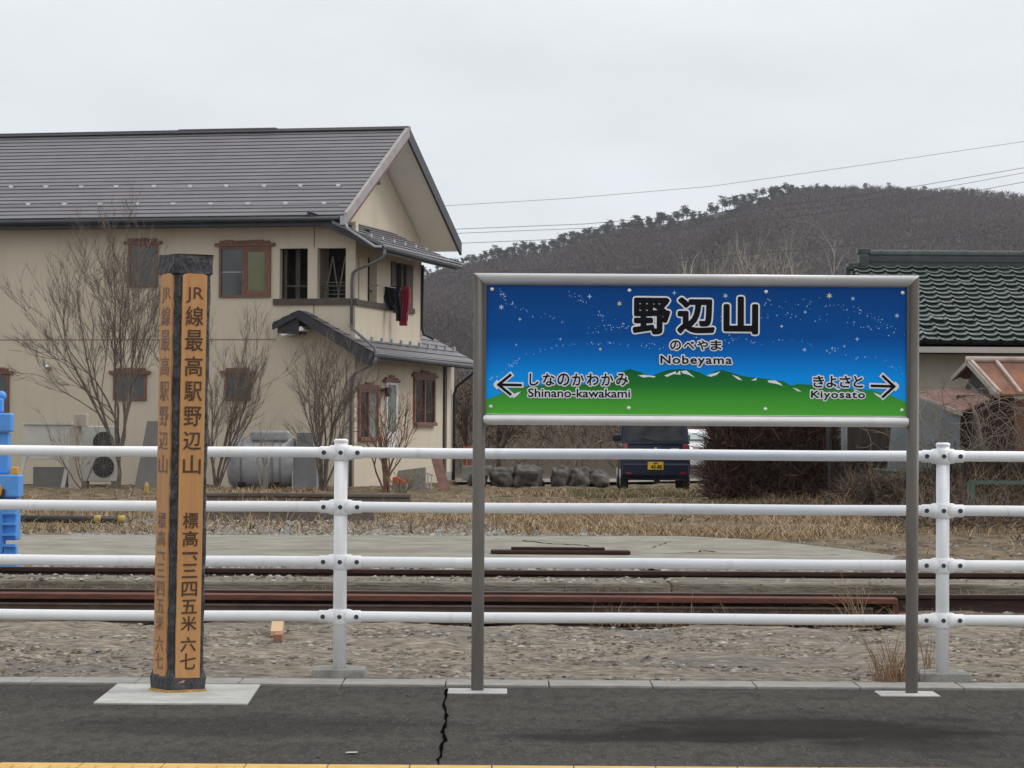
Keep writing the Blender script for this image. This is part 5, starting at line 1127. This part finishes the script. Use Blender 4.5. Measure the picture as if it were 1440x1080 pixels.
# brown hedge, dense twigs
def thicket(name, label, cat, x0, x1, y0, y1, h, n, mats, seed, r=.006, lmin=.25, lmax=.7, as_stuff=False):
    rs = np.random.RandomState(seed); x = rs.uniform(0, 1, n); xs = x0 + (x1-x0)*x; env = np.sqrt(np.clip(1 - (2*x-1)**4, .05, 1)) * (1 + .12*np.sin(x*17) + .08*np.sin(x*41))
    ys = rs.uniform(y0, y1, n); zs = rs.uniform(0, 1, n)**.8 * h * env
    d = rs.normal(0, 1, (n, 3)); d[:, 2] = np.abs(d[:, 2])*1.1 + .2; d /= np.linalg.norm(d, axis=1, keepdims=True)
    ln = rs.uniform(lmin, lmax, n); sdv = np.cross(d, rs.normal(0, 1, (n, 3))); sdv /= np.linalg.norm(sdv, axis=1, keepdims=True)
    p = np.stack([xs, ys, zs], -1); b1 = p + d*ln[:, None]*.5 + rs.normal(0, .05, (n, 3)); e_ = p + d*ln[:, None] + rs.normal(0, .08, (n, 3)); rr = (r*rs.uniform(.6, 1.4, n))[:, None]
    v = np.stack([p + sdv*rr, p - sdv*rr, b1 - sdv*rr*.7, b1 + sdv*rr*.7, e_], 1)
    i = np.arange(n)*5; f = np.stack([np.stack([i, i+1, i+2], -1), np.stack([i, i+2, i+3], -1), np.stack([i+3, i+2, i+4], -1)], 1).reshape(-1, 3)
    o = np_mesh(name, v.reshape(-1, 3), f, mats, np.repeat(rs.choice(len(mats), n), 3))
    if as_stuff: return stuff(o)
    return tag(o, label, cat)
a, b = X(1003, 51, 660), X(1182, 51, 660)
thicket('hedge', 'dense red brown leafless hedge right of the navy car', 'hedge', a, b, 51, 52.6, 2.6, 26000, ['hedge_brown', 'darkboard', 'bark_dark', 'hedge_brown', 'bark_red', 'hedge_dark'], 3, .008, .15, .6)
thicket('bush', 'low tangle of dry stems in front of the dark shed wall', 'bush', X(1180, 45, 700), X(1300, 45, 700), 44.6, 45.6, .5, 2200, ['bark_dark', 'bark_dark', 'bark', 'straw2'], 5, .006, .15, .45)
thicket('bush', 'pale wide tangle of dry brambles below the green steel frame at the right edge', 'bush', X(1296, 42, 700), X(1500, 42, 700), 41.8, 43.4, .5, 2200, ['bark', 'bark_dark', 'hedge_dark', 'straw2'], 6, .005, .2, .6)
thicket('bush', 'low heap of dead twigs in front of the brown hedge', 'bush', X(1060, 44, 720), X(1210, 44, 720), 42.5, 45, .12, 2600, ['straw2', 'bark_dark', 'bark_dark', 'straw'], 7, .006, .06, .22)
thicket('bush', 'dark dense brushwood standing low under the lean-to and shed walls', 'bush', X(1292, 44.6, 700), X(1500, 44.6, 700), 44.2, 45.0, .65, 6000, ['hedge_dark', 'hedge_dark', 'bark_dark'], 16, .008, .15, .5)
thicket('bush', 'dark dense brushwood at the foot of the dark board fence', 'bush', X(1178, 47.5, 700), X(1262, 47.5, 700), 47.0, 48.0, .75, 4500, ['hedge_dark', 'bark_dark', 'hedge_dark'], 17, .008, .12, .4)
thicket('bush', 'fallen dead stems lying low in front of the barrier at the right edge', 'bush', 5.2, 9.0, 36.5, 41.2, .16, 4200, ['bark_dark', 'hedge_dark', 'straw2', 'bark', 'vine_pale'], 18, .006, .12, .45)
# bank of scrub behind the boulders and house
mb = MB(); nx, ny = 60, 8; vs = []; rg = random.Random(8)
for j in range(ny+1):
    for i in range(nx+1):
        x = -16 + 46*i/nx; y = 88 + 30*j/ny; vs.append((x, y, (2.6 + .5*math.sin(x*.4) + rg.uniform(-.15, .15)) * min(1, (j/ny)*2.2) - .1))
mb.add(vs, [(j*(nx+1)+i, j*(nx+1)+i+1, (j+1)*(nx+1)+i+1, (j+1)*(nx+1)+i) for j in range(ny) for i in range(nx)])
struct(mb.build('terrain_bank', 'field', None, True))
thicket('undergrowth', '', '', -12, 14, 88, 100, 2.6, 26000, ['bark_dark', 'bark', 'straw2', 'bark_dark'], 9, .012, .3, 1.0, True)
for k, (px, top, sp, lab) in enumerate([(655, 535, (632, 690), 'dark bare tree between the house corner and the sign post'), (826, 575, (770, 872), 'bare tree with drooping branches directly left of the navy car'), (700, 560, (680, 760), 'bare tree standing behind the boulders by the left sign post')]):
    shrub(px, 668, 80 + k*2, top, sp, 4, lab, 'bark_dark' if k != 1 else 'bark', 60 + k, .05, 4, name='bare_tree', cat='tree', trunk=.7, kids=(2, 4), spread=.6)
for k, (px, top, sp, lab) in enumerate([(985, 322, (930, 1030), 'pale bare tree peeking above the left middle of the sign'), (1062, 330, (1020, 1110), 'pale bare tree peeking above the sign, middle one of three'), (1130, 312, (1080, 1190), 'pale bare tree above the sign nearest the green tiled roof')]):
    shrub(px, 640, 125 + 3*k, top, sp, 5, lab, 'bark_pale', 70 + k, .15, 4, name='bare_tree', cat='tree', trunk=3.0, kids=(2, 4), spread=.55)

# ------------------------------------------------------------------ tiled house at the right
d = 50.0
rh = thing('tiled_house', 'old low house with green glazed tile roof and stained plaster wall', 'house', (X(1205, d, 480), d, 0)); ox = rh.location.x
EZ = Z(1350, 481, d - .7); RZH = Z(1350, 374, d + 3.0); y_e, y_r = -.75, 3.0
pitch = .262; ncol = 40; nrow = 17; sx = 10; x_left = .26
def tiles():
    U = ncol*sx + 1; xs = x_left + np.arange(U) * pitch / sx; ph = (np.arange(U) % sx) / sx
    prof = np.where(ph < .32,   .026*np.sin(ph/.32*np.pi), -.010*np.sin((ph-.32)/.68*np.pi))
    V = []; F_ = []; MI = []; run = y_r - y_e; rise = RZH - EZ; L2 = math.hypot(run, rise); ny_, nz_ = -rise/L2, run/L2; k = 0
    rs = np.random.RandomState(2)
    for r_ in range(nrow):
        jit = np.repeat(rs.normal(0, .006, ncol + 1), sx)[:U]
        rows = []
        for t, h in ((0, 0.0), (0, .048), (.5, .030), (1.12, .006)):
            s0 = (r_ + t)/nrow; y = y_e + run*s0; z = EZ + rise*s0
            hh = h + (prof if h > 0 else prof - .035) + (jit if h else 0); arc = 0.02*np.where(ph < .32, 0, np.sin((ph-.32)/.68*np.pi)) * (1 if t == 0 else 0)
            rows.append(np.stack([xs, y + ny_*hh + arc*.0, z + nz_*hh], -1))
        base = k
        V += rows; k += 4*U
        for a in range(3):
            i0 = base + a*U + np.arange(U-1); F_.append(np.stack([i0, i0+1, i0+1+U, i0+U], -1)); MI.append(np.full(U-1, 1 if a == 0 else 0))
    return np.concatenate(V), np.concatenate(F_), np.concatenate(MI)
v, f, mi_ = tiles(); ro = np_mesh('roof', v, f, ['tile', 'tile_edge_shade'], mi_, rh)
mb = MB(); XR = x_left + ncol*pitch
mb.prism([(y_e + .05, EZ - .03), (y_r, RZH - .02), (2*y_r - y_e, EZ - .03), (2*y_r - y_e, EZ - .12), (y_r, RZH - .14), (y_e + .05, EZ - .14)], x_left + .05, XR, 0, 'yz'); mb.build('roof_deck', 'brownboard', ro)
mb = MB(); rz0 = RZH - .05; rz1 = Z(1350, 361, d + 3.0)
mb.box(x_left + .25, XR, y_r - .13, y_r + .13, rz0, rz0 + (rz1-rz0)*.5); mb.box(x_left + .22, XR, y_r - .16, y_r + .16, rz0 + (rz1-rz0)*.5 + .002, rz0 + (rz1-rz0)*.55 + .02); mb.box(x_left + .25, XR, y_r - .12, y_r + .12, rz0 + (rz1-rz0)*.55 + .022, rz1)
for i in range(36): x = x_left + .3 + i*.265; mb.tube([(x, y_r, rz1 + .03), (x + .235, y_r, rz1 + .03)], .085, 12); mb.tube([(x + .235, y_r, rz1 + .03), (x + .264, y_r, rz1 + .03)], .10, 12)
mb.build('ridge', 'ridge_dark', ro)
mb = MB(); mb.box(x_left + .12, x_left + .3, y_r - .2, y_r + .2, rz0, rz1 + .03); mb.box(x_left - .08, x_left + .12, y_r - .2, y_r + .2, rz0 - .05, rz0 + .09); mb.box(x_left + .1, x_left + .34, y_r - .15, y_r + .15, rz1 + .03, rz1 + .14); mb.box(x_left - .12, x_left - .04, y_r - .12, y_r + .12, rz0 - .16, rz0 + .02); mb.build('ridge_end', 'ridge_dark', ro, bevel=.02)
fz0, fz1 = Z(1350, 500, d), Z(1350, 488, d)
mb = MB(); mb.box(.15, XR - .2, -.02, .2, 1.0, fz0 + .02); mb.box(.15, .35, .2, 6, -.1, fz1); mb.box(.35, XR - .2, 5.8, 6, -.1, fz1); mb.prism([(.2, fz1), (5.8, fz1), (y_r, RZH - .2)], .15, .34, 0, 'yz'); mb.build('wall', 'plaster', rh)
mb = MB(); mb.box(.15, XR - .2, -.02, .2, -.1, 1.0); mb.build('lower_wall', 'brownboard', rh)
mb = MB(); mb.box(.05, XR, -.74, -.58, fz0 + .03, fz1 - .02); mb.build('eave_beam', 'beam_pale', rh)
mb = MB(); mb.box(.05, XR, -.70, -.60, fz1 - .018, EZ - .04); mb.build('fascia', 'brownboard', rh)  # dark strip painted where the gutter's shadow falls
# boarded wall between hedge and lean-to
d3 = 48.6
mb = MB(); x0, x1 = X(1186, d3, 650), X(1262, d3, 650)
k = x0
while k < x1: mb.box(k, k + .145, d3, d3 + .04, -.05, Z(1220, 560, d3)); k += .15
o = mb.build('board_fence', 'brownboard'); tag(o, 'dark brown vertical board fence behind the right sign post', 'fence')
mb = MB(); x = X(1187, d3 - .3, 650); mb.tube([(x, d3 - .3, -.1), (x, d3 - .3, 2.2)], [.055, .05], 10); o = mb.build('utility_post', 'bluesheet', None, True); tag(o, 'slim grey post standing at the left end of the dark board fence', 'post')
mb = MB(); x = X(1169, d3 - .2, 650); mb.tube([(x, d3 - .2, 0), (x, d3 - .2, .4), (x - .05, d3 - .2, 1.2), (x - .02, d3-.2, 1.8)], .045, 8); o = mb.build('drainpipe', 'blackplastic', None, True); tag(o, 'short black pipe beside the slim grey post and hedge', 'pipe')
mb = MB(); a = P(1135, 645, 55); 
for k in range(5): mb.box(a.x - .3 + k*.12, a.x - .2 + k*.12, 55, 55.1, .0, a.z - .12 + .1*(k % 3))
o = mb.build('white_crate', 'acwhite'); tag(o, 'broken white slatted crate glimpsed behind the hedge beside the grey post', 'crate')
# tapering leaning sheet
mb = MB(); q = [P(1243, 712, 46.5), P(1292, 712, 46.5), P(1292, 600, 46.9), P(1256, 575, 46.9)]
mb.hexa([q[0], q[1], q[1] + Vector((0, .04, 0)), q[0] + Vector((0, .04, 0))], [q[3], q[2], q[2] + Vector((0, .04, 0)), q[3] + Vector((0, .04, 0))]); o = mb.build('metal_sheet', 'bluesheet'); tag(o, 'blue grey metal sheet leaning upright behind the right sign post', 'sheet')
mb = MB(); a, b = P(1228, 661, 45.8), P(1300, 666, 45.8); mb.tube([a, b], .035, 8); o = mb.build('steel_pipe', 'greenframe', None, True); tag(o, 'dark green pipe lying level across the blue grey metal sheet', 'pipe')
# ------------------------------------------------------------------ rusty shed
d = 46.0; sh = thing('shed', 'tumbledown shed with rusty sheet metal roofs overgrown by vines', 'shed', (X(1362, d, 505), d + 1.3, 0)); so_ = sh.location.copy()
def SW(px, py, dd): q = P(px, py, dd); return (q.x - so_.x, q.y - so_.y, q.z)
yr, yf2, yb2 = d + 1.3, d, d + 2.4
A0, A1 = SW(1363, 508, yr), SW(1600, 510, yr); B0, B1 = SW(1405, 554, yf2), SW(1600, 555, yf2); C0, C1 = SW(1341, 530, yb2), SW(1600, 532, yb2)
A0, B0, C0 = [Vector(v_) for v_ in (A0, B0, C0)]; A1, B1, C1 = [Vector(v_) for v_ in (A1, B1, C1)]
dn = Vector((0, 0, -.035))
mb = MB(); mb.hexa([B0 + dn, B1 + dn, A1 + dn, A0 + dn], [B0, B1, A1, A0]); mb.hexa([A0 + dn, A1 + dn, C1 + dn, C0 + dn], [A0, A1, C1, C0])
srf = mb.build('roof', 'rustroof', sh)
mb = MB()
for t in (0.0, .15, .36, .6, .85):
    p = A0.lerp(A1, t); q = B0.lerp(B1, t); mb.bar(p + Vector((.02, 0, .02)), q + Vector((.02, 0, .02)), .05, .05)
mb.build('roof_batten', 'ridge_pale', srf)
mb = MB(); mb.tube([A0 + Vector((-.06, 0, .03)), A1 + Vector((0, 0, .03))], .055, 10); mb.build('ridge_cap', 'ridge_pale', srf)
mb = MB(); mb.bar(A0 + Vector((-.02, -.02, -.03)), B0 + Vector((-.02, 0, -.03)), .05, .08); mb.bar(A0 + Vector((-.02, .02, -.03)), C0 + Vector((-.02, 0, -.03)), .05, .08); mb.build('gable_board', 'bark_pale', srf)
# gable triangle sheet and front walls
mb = MB(); g0 = Vector(SW(1350, 545, d + 2.0)); g1 = Vector(SW(1400, 575, d + .15)); mb.add([g0 + Vector((.05, 0, -1.7)), g1 + Vector((0, 0, -1.6)), g1, A0 + Vector((.08, 0, -.42)), g0 + Vector((.05, 0, -.1))], [(0, 1, 2, 3, 4)]); mb.build('gable_wall', 'bluesheet', sh)
mb = MB(); mb.add([g1 + Vector((0, .06, -1.6)), g0 + Vector((.09, .05, -1.7)), g0 + Vector((.09, .05, 0)), A0 + Vector((.12, .05, -.1)), g1 + Vector((0, .06, .1))], [(0, 1, 2, 3, 4)]); mb.build('inner_wall', 'interior_shade', sh)
mb = MB(); xa, xb = SW(1345, 620, d + .2)[0], SW(1426, 620, d + .2)[0]; yy = d + .2 - so_.y; zt_ = Z(1400, 556, d + .2); k = xa; 
while k < xb - .01: mb.box(k, min(k + .16, xb), yy, yy + .04, -.05, zt_); k += .164
mb.build('board_wall', 'darkboard', sh)
mb = MB(); mb.box(xb + .01, xb + 2.0, yy - .03, yy + .04, -.05, zt_ - .06); mb.build('sheet_wall', 'orangesheet', sh)
mb = MB(); q = [SW(1283, 552, 47.2), SW(1352, 578, 45.4), SW(1392, 560, 45.8), SW(1352, 544, 47.4)]; q = [Vector(v_) for v_ in q]; mb.hexa([v_ + dn for v_ in (q[0], q[1], q[2], q[3])], [q[0], q[1], q[2], q[3]]); mb.build('lean_to_roof', 'rustroof2', sh)
mb = MB(); mb.bar(q[0] + Vector((0, 0, -.04)), q[1] + Vector((0, 0, -.04)), .05, .07); mb.build('lean_to_board', 'bark_pale', sh)
mb = MB(); a, b = Vector(SW(1283, 665, 46.6)), Vector(SW(1350, 700, 45.7)); mb.add([(a.x, a.y, .35), (b.x, b.y, .0), (b.x, b.y, q[1].z - .07), (a.x, a.y, q[0].z - .06)], [(0, 1, 2, 3)]); mb.build('side_wall', 'bluesheet', sh)
# vines
def vine(name, label, seed, px0, px1, top, bottom, dd, n, mat):
    rg = random.Random(seed); t = thing(name, label, 'vine', (X((px0+px1)/2, dd, 600), dd, 0)); o_ = t.location; mb = MB()
    for k in range(n):
        p = Vector((X(rg.uniform(px0, px1), dd, 600) - o_.x, rg.uniform(-.25, .25), rg.uniform(0, .3) if k < n*.55 else rg.uniform(.4, Z(px0, top, dd)))); dr = Vector((rg.uniform(-.5, .5), rg.uniform(-.2, .2), 1.0 if k < n*.55 else rg.uniform(-.6, .8))); pts = [p.copy()]
        for i in range(rg.randint(8, 18)):
            dr = (dr + Vector((rg.gauss(0, .38), rg.gauss(0, .15), rg.gauss(0, .3)))).normalized(); p = p + dr*rg.uniform(.08, .16)
            if p.z > Z(px0, top, dd): dr.z = -abs(dr.z)
            p.y = max(-.4, min(.3, p.y)); pts.append(p.copy())
        mb.tube(pts, [max(.003, rg.uniform(.004, .009)*(1 - .6*i/len(pts))) for i in range(len(pts))], 4, 0, False)
    mb.build('stems', mat, t)
    return t
vine('climbing_vine', 'pale leafless vines tangled over the dark red boards of the rusty shed', 3, 1350, 1432, 556, 700, 45.7, 120, 'vine_pale')
vine('climbing_vine', 'leafless vine creeping over the blue grey side of the shed', 4, 1292, 1362, 535, 690, 45.2, 75, 'vine_pale')
mb = MB(); a = P(1384, 700, 45.5); mb.tube([(a.x, 45.5, -.05), (a.x + .03, 45.5, .5), (a.x - .05, 45.5, 1.0), (a.x - .12, 45.55, 1.5), (a.x - .22, 45.6, 1.75)], [.06, .055, .05, .045, .03], 8); o = mb.build('vine_trunk', 'bark', None, True); tag(o, 'thick bare vine trunk rising before the dark red boards', 'vine')
# green steel frame
gf = thing('metal_barrier', 'low dull green steel barrier of one rail and posts in the brambles', 'barrier', (P(1369, 700, 41.5).x, 41.5, 0)); o_ = gf.location
zt_ = Z(1390, 675, 41.5); L2 = P(1450, 675, 41.5).x - o_.x
mb = MB(); mb.box(-.05, .02, -.03, .03, -.05, zt_); mb.box(-.085, -.055, -.03, .03, -.05, zt_ - .02); mb.build('post', 'greenframe', gf)
mb = MB(); mb.box(L2, L2 + .07, -.03, .03, -.05, zt_); mb.build('post', 'greenframe', gf)
mb = MB(); mb.box(.022, L2 - .002, -.025, .025, zt_ - .06, zt_ - .01); mb.build('rail', 'greenframe', gf)
# weeds beside the right sign post
for px, py, tops, lab, sd in [(1250, 962, [(1212, 872), (1228, 876), (1238, 890), (1262, 872), (1246, 880), (1218, 902)], 'tall dry weed stalks leaning left in front of the right sign post', 1), (1304, 948, [(1290, 880), (1300, 876), (1308, 890)], 'few upright dry stalks between sign post and right fence post', 2), (1205, 880, [(1172, 802), (1190, 798), (1198, 820), (1215, 812), (1180, 825)], 'dry weed stalks growing before the end of the rusty beam', 3)]:
    dd = 14.0 if sd == 1 else (14.6 if sd == 2 else 18.4); b_ = P(px, py, dd); t = thing('dry_weed', lab, 'weed', (b_.x, dd, -.01)); rg = random.Random(sd); mb = MB()
    for k in range(3):
        for a_, c_ in tops:
            q = P(a_ + rg.uniform(-14, 14), c_ + rg.uniform(-4, 26), dd) - Vector((b_.x, dd, -.01)); st = Vector((rg.uniform(-.05, .05), rg.uniform(-.05, .05), 0)); m1 = st.lerp(q, .5) + Vector((rg.uniform(-.02, .02), 0, .02)); mb.tube([st, st.lerp(m1, .6), m1, q], [.0022, .002, .0017, .0008], 4, 0, False)
    mb.build('stalks', 'straw2' if sd != 3 else 'straw', t)
stuff(blades('dry_grass', 260, lambda rs, n: (rs.normal(P(1262, 955, 14.1).x, .05, n), rs.normal(14.15, .04, n)), .05, .22, .004, ['straw', 'offcut2'], 31, lean=.35))

# ------------------------------------------------------------------ hill with bare wood and ridge pines
ridge_px = [(-3200, 606), (-700, 470), (200, 420), (600, 384), (623, 374), (687, 366), (775, 350), (822, 335), (880, 322), (927, 314), (1008, 297), (1096, 274), (1148, 269), (1212, 269), (1260, 270), (1300, 274), (1358, 271), (1440, 279), (1600, 300), (2200, 420), (4200, 606)]
DR, D0 = 1800.0, 750.0
rx = np.array([p[0] for p in ridge_px], float); ry = np.array([p[1] for p in ridge_px], float)
def ridge_h(px): return 1.228 + (608 + .0062*(px-720) - np.interp(px, rx, ry)) / F * DR
def hill_z(px, d):
    t = np.clip((d - D0)/(DR - D0), 0, 1); h = ridge_h(px)
    up = t**1.05
    z = h*up + 7*np.sin(px*.013 + d*.006)*np.sin(t*3.14) + 5*np.sin(px*.031 - d*.004)*np.sin(t*3.14) + 10*np.exp(-((px - 1010 - 260*(t-.5))/60)**2)*np.sin(t*3.14)
    back = np.clip((d - DR)/1200, 0, 1); return z*(1 - back**1.5) - 1
pxs = np.linspace(-3200, 4200, 420); ds = np.concatenate([np.linspace(D0, DR, 70), np.linspace(DR + 60, DR + 1300, 12)])
gp_, gd = np.meshgrid(pxs, ds); gz = hill_z(gp_, gd); gx = (gp_ - 720)/F*gd
vv = np.stack([gx, gd, gz], -1).reshape(-1, 3); ii = np.arange(vv.shape[0]).reshape(gp_.shape)
struct(np_mesh('hill', vv, np.stack([ii[:-1, :-1], ii[:-1, 1:], ii[1:, 1:], ii[1:, :-1]], -1).reshape(-1, 4), ['hill'])).data.polygons.foreach_set('use_smooth', [True]*((len(ds)-1)*(len(pxs)-1)))
def far_wood(n, seed, span=((560, 1480),)):
    rs = np.random.RandomState(seed); px = np.concatenate([rs.uniform(a, b, n // len(span)) for a, b in span]); n = len(px); t = rs.uniform(0, 1, n)**.8; d = D0 + 120 + (DR - D0 - 115 - np.where(px < 1110, 75, 0))*t
    x = (px-720)/F*d; z = hill_z(px, d); h = rs.uniform(3.0, 6.5, n)*(.6 + .4*t); k = 7
    V = []; Fc = []; M_ = []; mt = rs.choice([0, 0, 0, 0, 1], n)
    # trunk sliver plus six spreading twig slivers
    for j in range(k):
        if j == 0: b = np.stack([x, d, z - .5], -1); e_ = np.stack([x, d, z + h], -1); wv = .13*np.ones(n)
        else:
            a = rs.uniform(0, 6.28, n); f0 = rs.uniform(.25, .7, n); b = np.stack([x, d, z + h*f0], -1); sp = h*rs.uniform(.18, .42, n)
            e_ = b + np.stack([np.cos(a)*sp, np.sin(a)*sp, h*rs.uniform(.2, .42, n)], -1); wv = rs.uniform(.25, .6, n)
        V.append(np.stack([b + np.stack([-wv/2, 0*x, 0*x], -1), b + np.stack([wv/2, 0*x, 0*x], -1), e_], 1)); M_.append(mt)
    v = np.stack(V, 1).reshape(-1, 3); f = np.arange(len(v)).reshape(-1, 3); m_ = np.stack(M_, 1).reshape(-1)
    return stuff(np_mesh('woodland', v, f, ['wood_far', 'wood_far2'], m_))
far_wood(52000, 4); far_wood(30000, 5, ((-300, 560), (1480, 2300)))
rg = random.Random(12)
def pine_mesh(seed, hgt):
    rg = random.Random(seed); mb = MB(); mb.tube([(0, 0, -1), (rg.uniform(-.2, .2), 0, hgt*.5), (rg.uniform(-.3, .3), 0, hgt*.95)], [.2, .15, .07], 5)
    mc = MB(); cz = hgt*rg.uniform(.32, .55)
    for k in range(rg.randint(9, 14)):
        z = rg.uniform(cz, hgt); sp = 1.5*(1 - .55*(z-cz)/(hgt-cz)) ; c = (rg.uniform(-sp, sp), rg.uniform(-sp, sp), z)
        for q in range(34):
            v = Vector((rg.gauss(0, .8), rg.gauss(0, .8), rg.gauss(0, .42))); p = Vector(c) + v; s = rg.uniform(.35, .75)
            e1 = Vector((rg.uniform(-1, 1), rg.uniform(-1, 1), rg.uniform(-.5, .5))).normalized()*s; e2_ = Vector((rg.uniform(-1, 1), rg.uniform(-1, 1), rg.uniform(-.2, 1))).normalized()*s
            mc.add([p - e1, p + e1, p + e2_], [(0, 1, 2)])
    return mb, mc
protos = []
for k in range(5):
    h = rg.uniform(8.0, 11.0); t = thing('pine_tree', 'small dark green pine standing along the skyline of the brown hill', 'tree', (0, 0, 0), 0, 'pines along the hill skyline'); a, c = pine_mesh(k, h); a.build('trunk', 'pinetrunk', t); c.build('crown', 'pine', t); protos.append(t)
k = 0; px = 596.0
while px < 1300:
    dens = 2.0 if 780 < px < 1110 else 2.6
    if px > 1110: dens = 5.5
    if px > 1215: dens = 13
    d = DR + (rg.uniform(-110, 10) if 700 < px < 1110 else rg.uniform(-30, 10)); pxx = px + rg.uniform(-5, 5); o = protos[k] if k < 5 else copy_tree(protos[k % 5])
    o.location = ((pxx-720)/F*d, d, float(hill_z(np.array([pxx]), np.array([d]))[0])); o.rotation_euler = (0, 0, rg.uniform(0, 6.28)); s = rg.uniform(.55, 1.0)*(0.72 if px > 1110 else (.7 if px < 680 else 1.0)); o.scale = (s*rg.uniform(.9, 1.4), s*1.2, s)
    k += 1; px += dens*rg.uniform(.6, 1.5)

# ------------------------------------------------------------------ overhead wires
def wire(pts, d, label, r=.009):
    q = []
    for (a, b), (c, e_) in zip(pts[:-1], pts[1:]):
        for k in range(6): q.append(P(a + (c-a)*k/6, b + (e_-b)*k/6, d))
    q.append(P(*pts[-1], d)); mb = MB(); mb.tube(q, r, 5); return tag(mb.build('power_line', 'wire'), label, 'cable', 'overhead wires')
wire([(540, 293), (632, 289), (800, 279), (1000, 262), (1200, 234), (1440, 199), (1560, 180)], 95, 'highest thin wire crossing open sky above the wooded hill', .007)
wire([(540, 328), (647, 322), (822, 315), (1000, 300), (1150, 283), (1282, 263), (1440, 236), (1560, 214)], 95, 'second wire down, leaving the house roof and crossing the hilltop', .009)
wire([(540, 334), (647, 328), (822, 321), (1000, 308), (1180, 288), (1320, 265), (1440, 243), (1560, 222)], 95, 'third wire down, close below the second at the house gable', .008)
wire([(540, 350), (648, 342), (822, 335), (1000, 318), (1180, 297), (1380, 267), (1440, 256), (1560, 235)], 95, 'fourth wire down, skimming the dark pines on the ridge', .009)
wire([(540, 386), (600, 384), (700, 382), (900, 371), (1200, 345), (1440, 324), (1560, 314)], 92, 'low wire running across the brown hillside just above the sign', .010)
wire([(540, 456), (600, 454.5), (670, 452), (900, 440), (1440, 415)], 92, 'lowest wire, seen between the house and the left sign post', .012)

# ------------------------------------------------------------------ thin damp air
mb = MB(); mb.box(-1500, 1500, -30, 3300, -2.2, 260); hz = mb.build('haze', 'wire')
hm = bpy.data.materials.new('damp_air'); hm.use_nodes = True; hn = hm.node_tree; hn.nodes.clear()
ho = hn.nodes.new('ShaderNodeOutputMaterial'); hv = hn.nodes.new('ShaderNodeVolumePrincipled')
hv.inputs['Color'].default_value = (0.84, 0.86, 0.93, 1); hv.inputs['Density'].default_value = 0.00009; hn.links.new(hv.outputs[0], ho.inputs['Volume'])
hz.data.materials.clear(); hz.data.materials.append(hm); hz['kind'] = 'stuff'
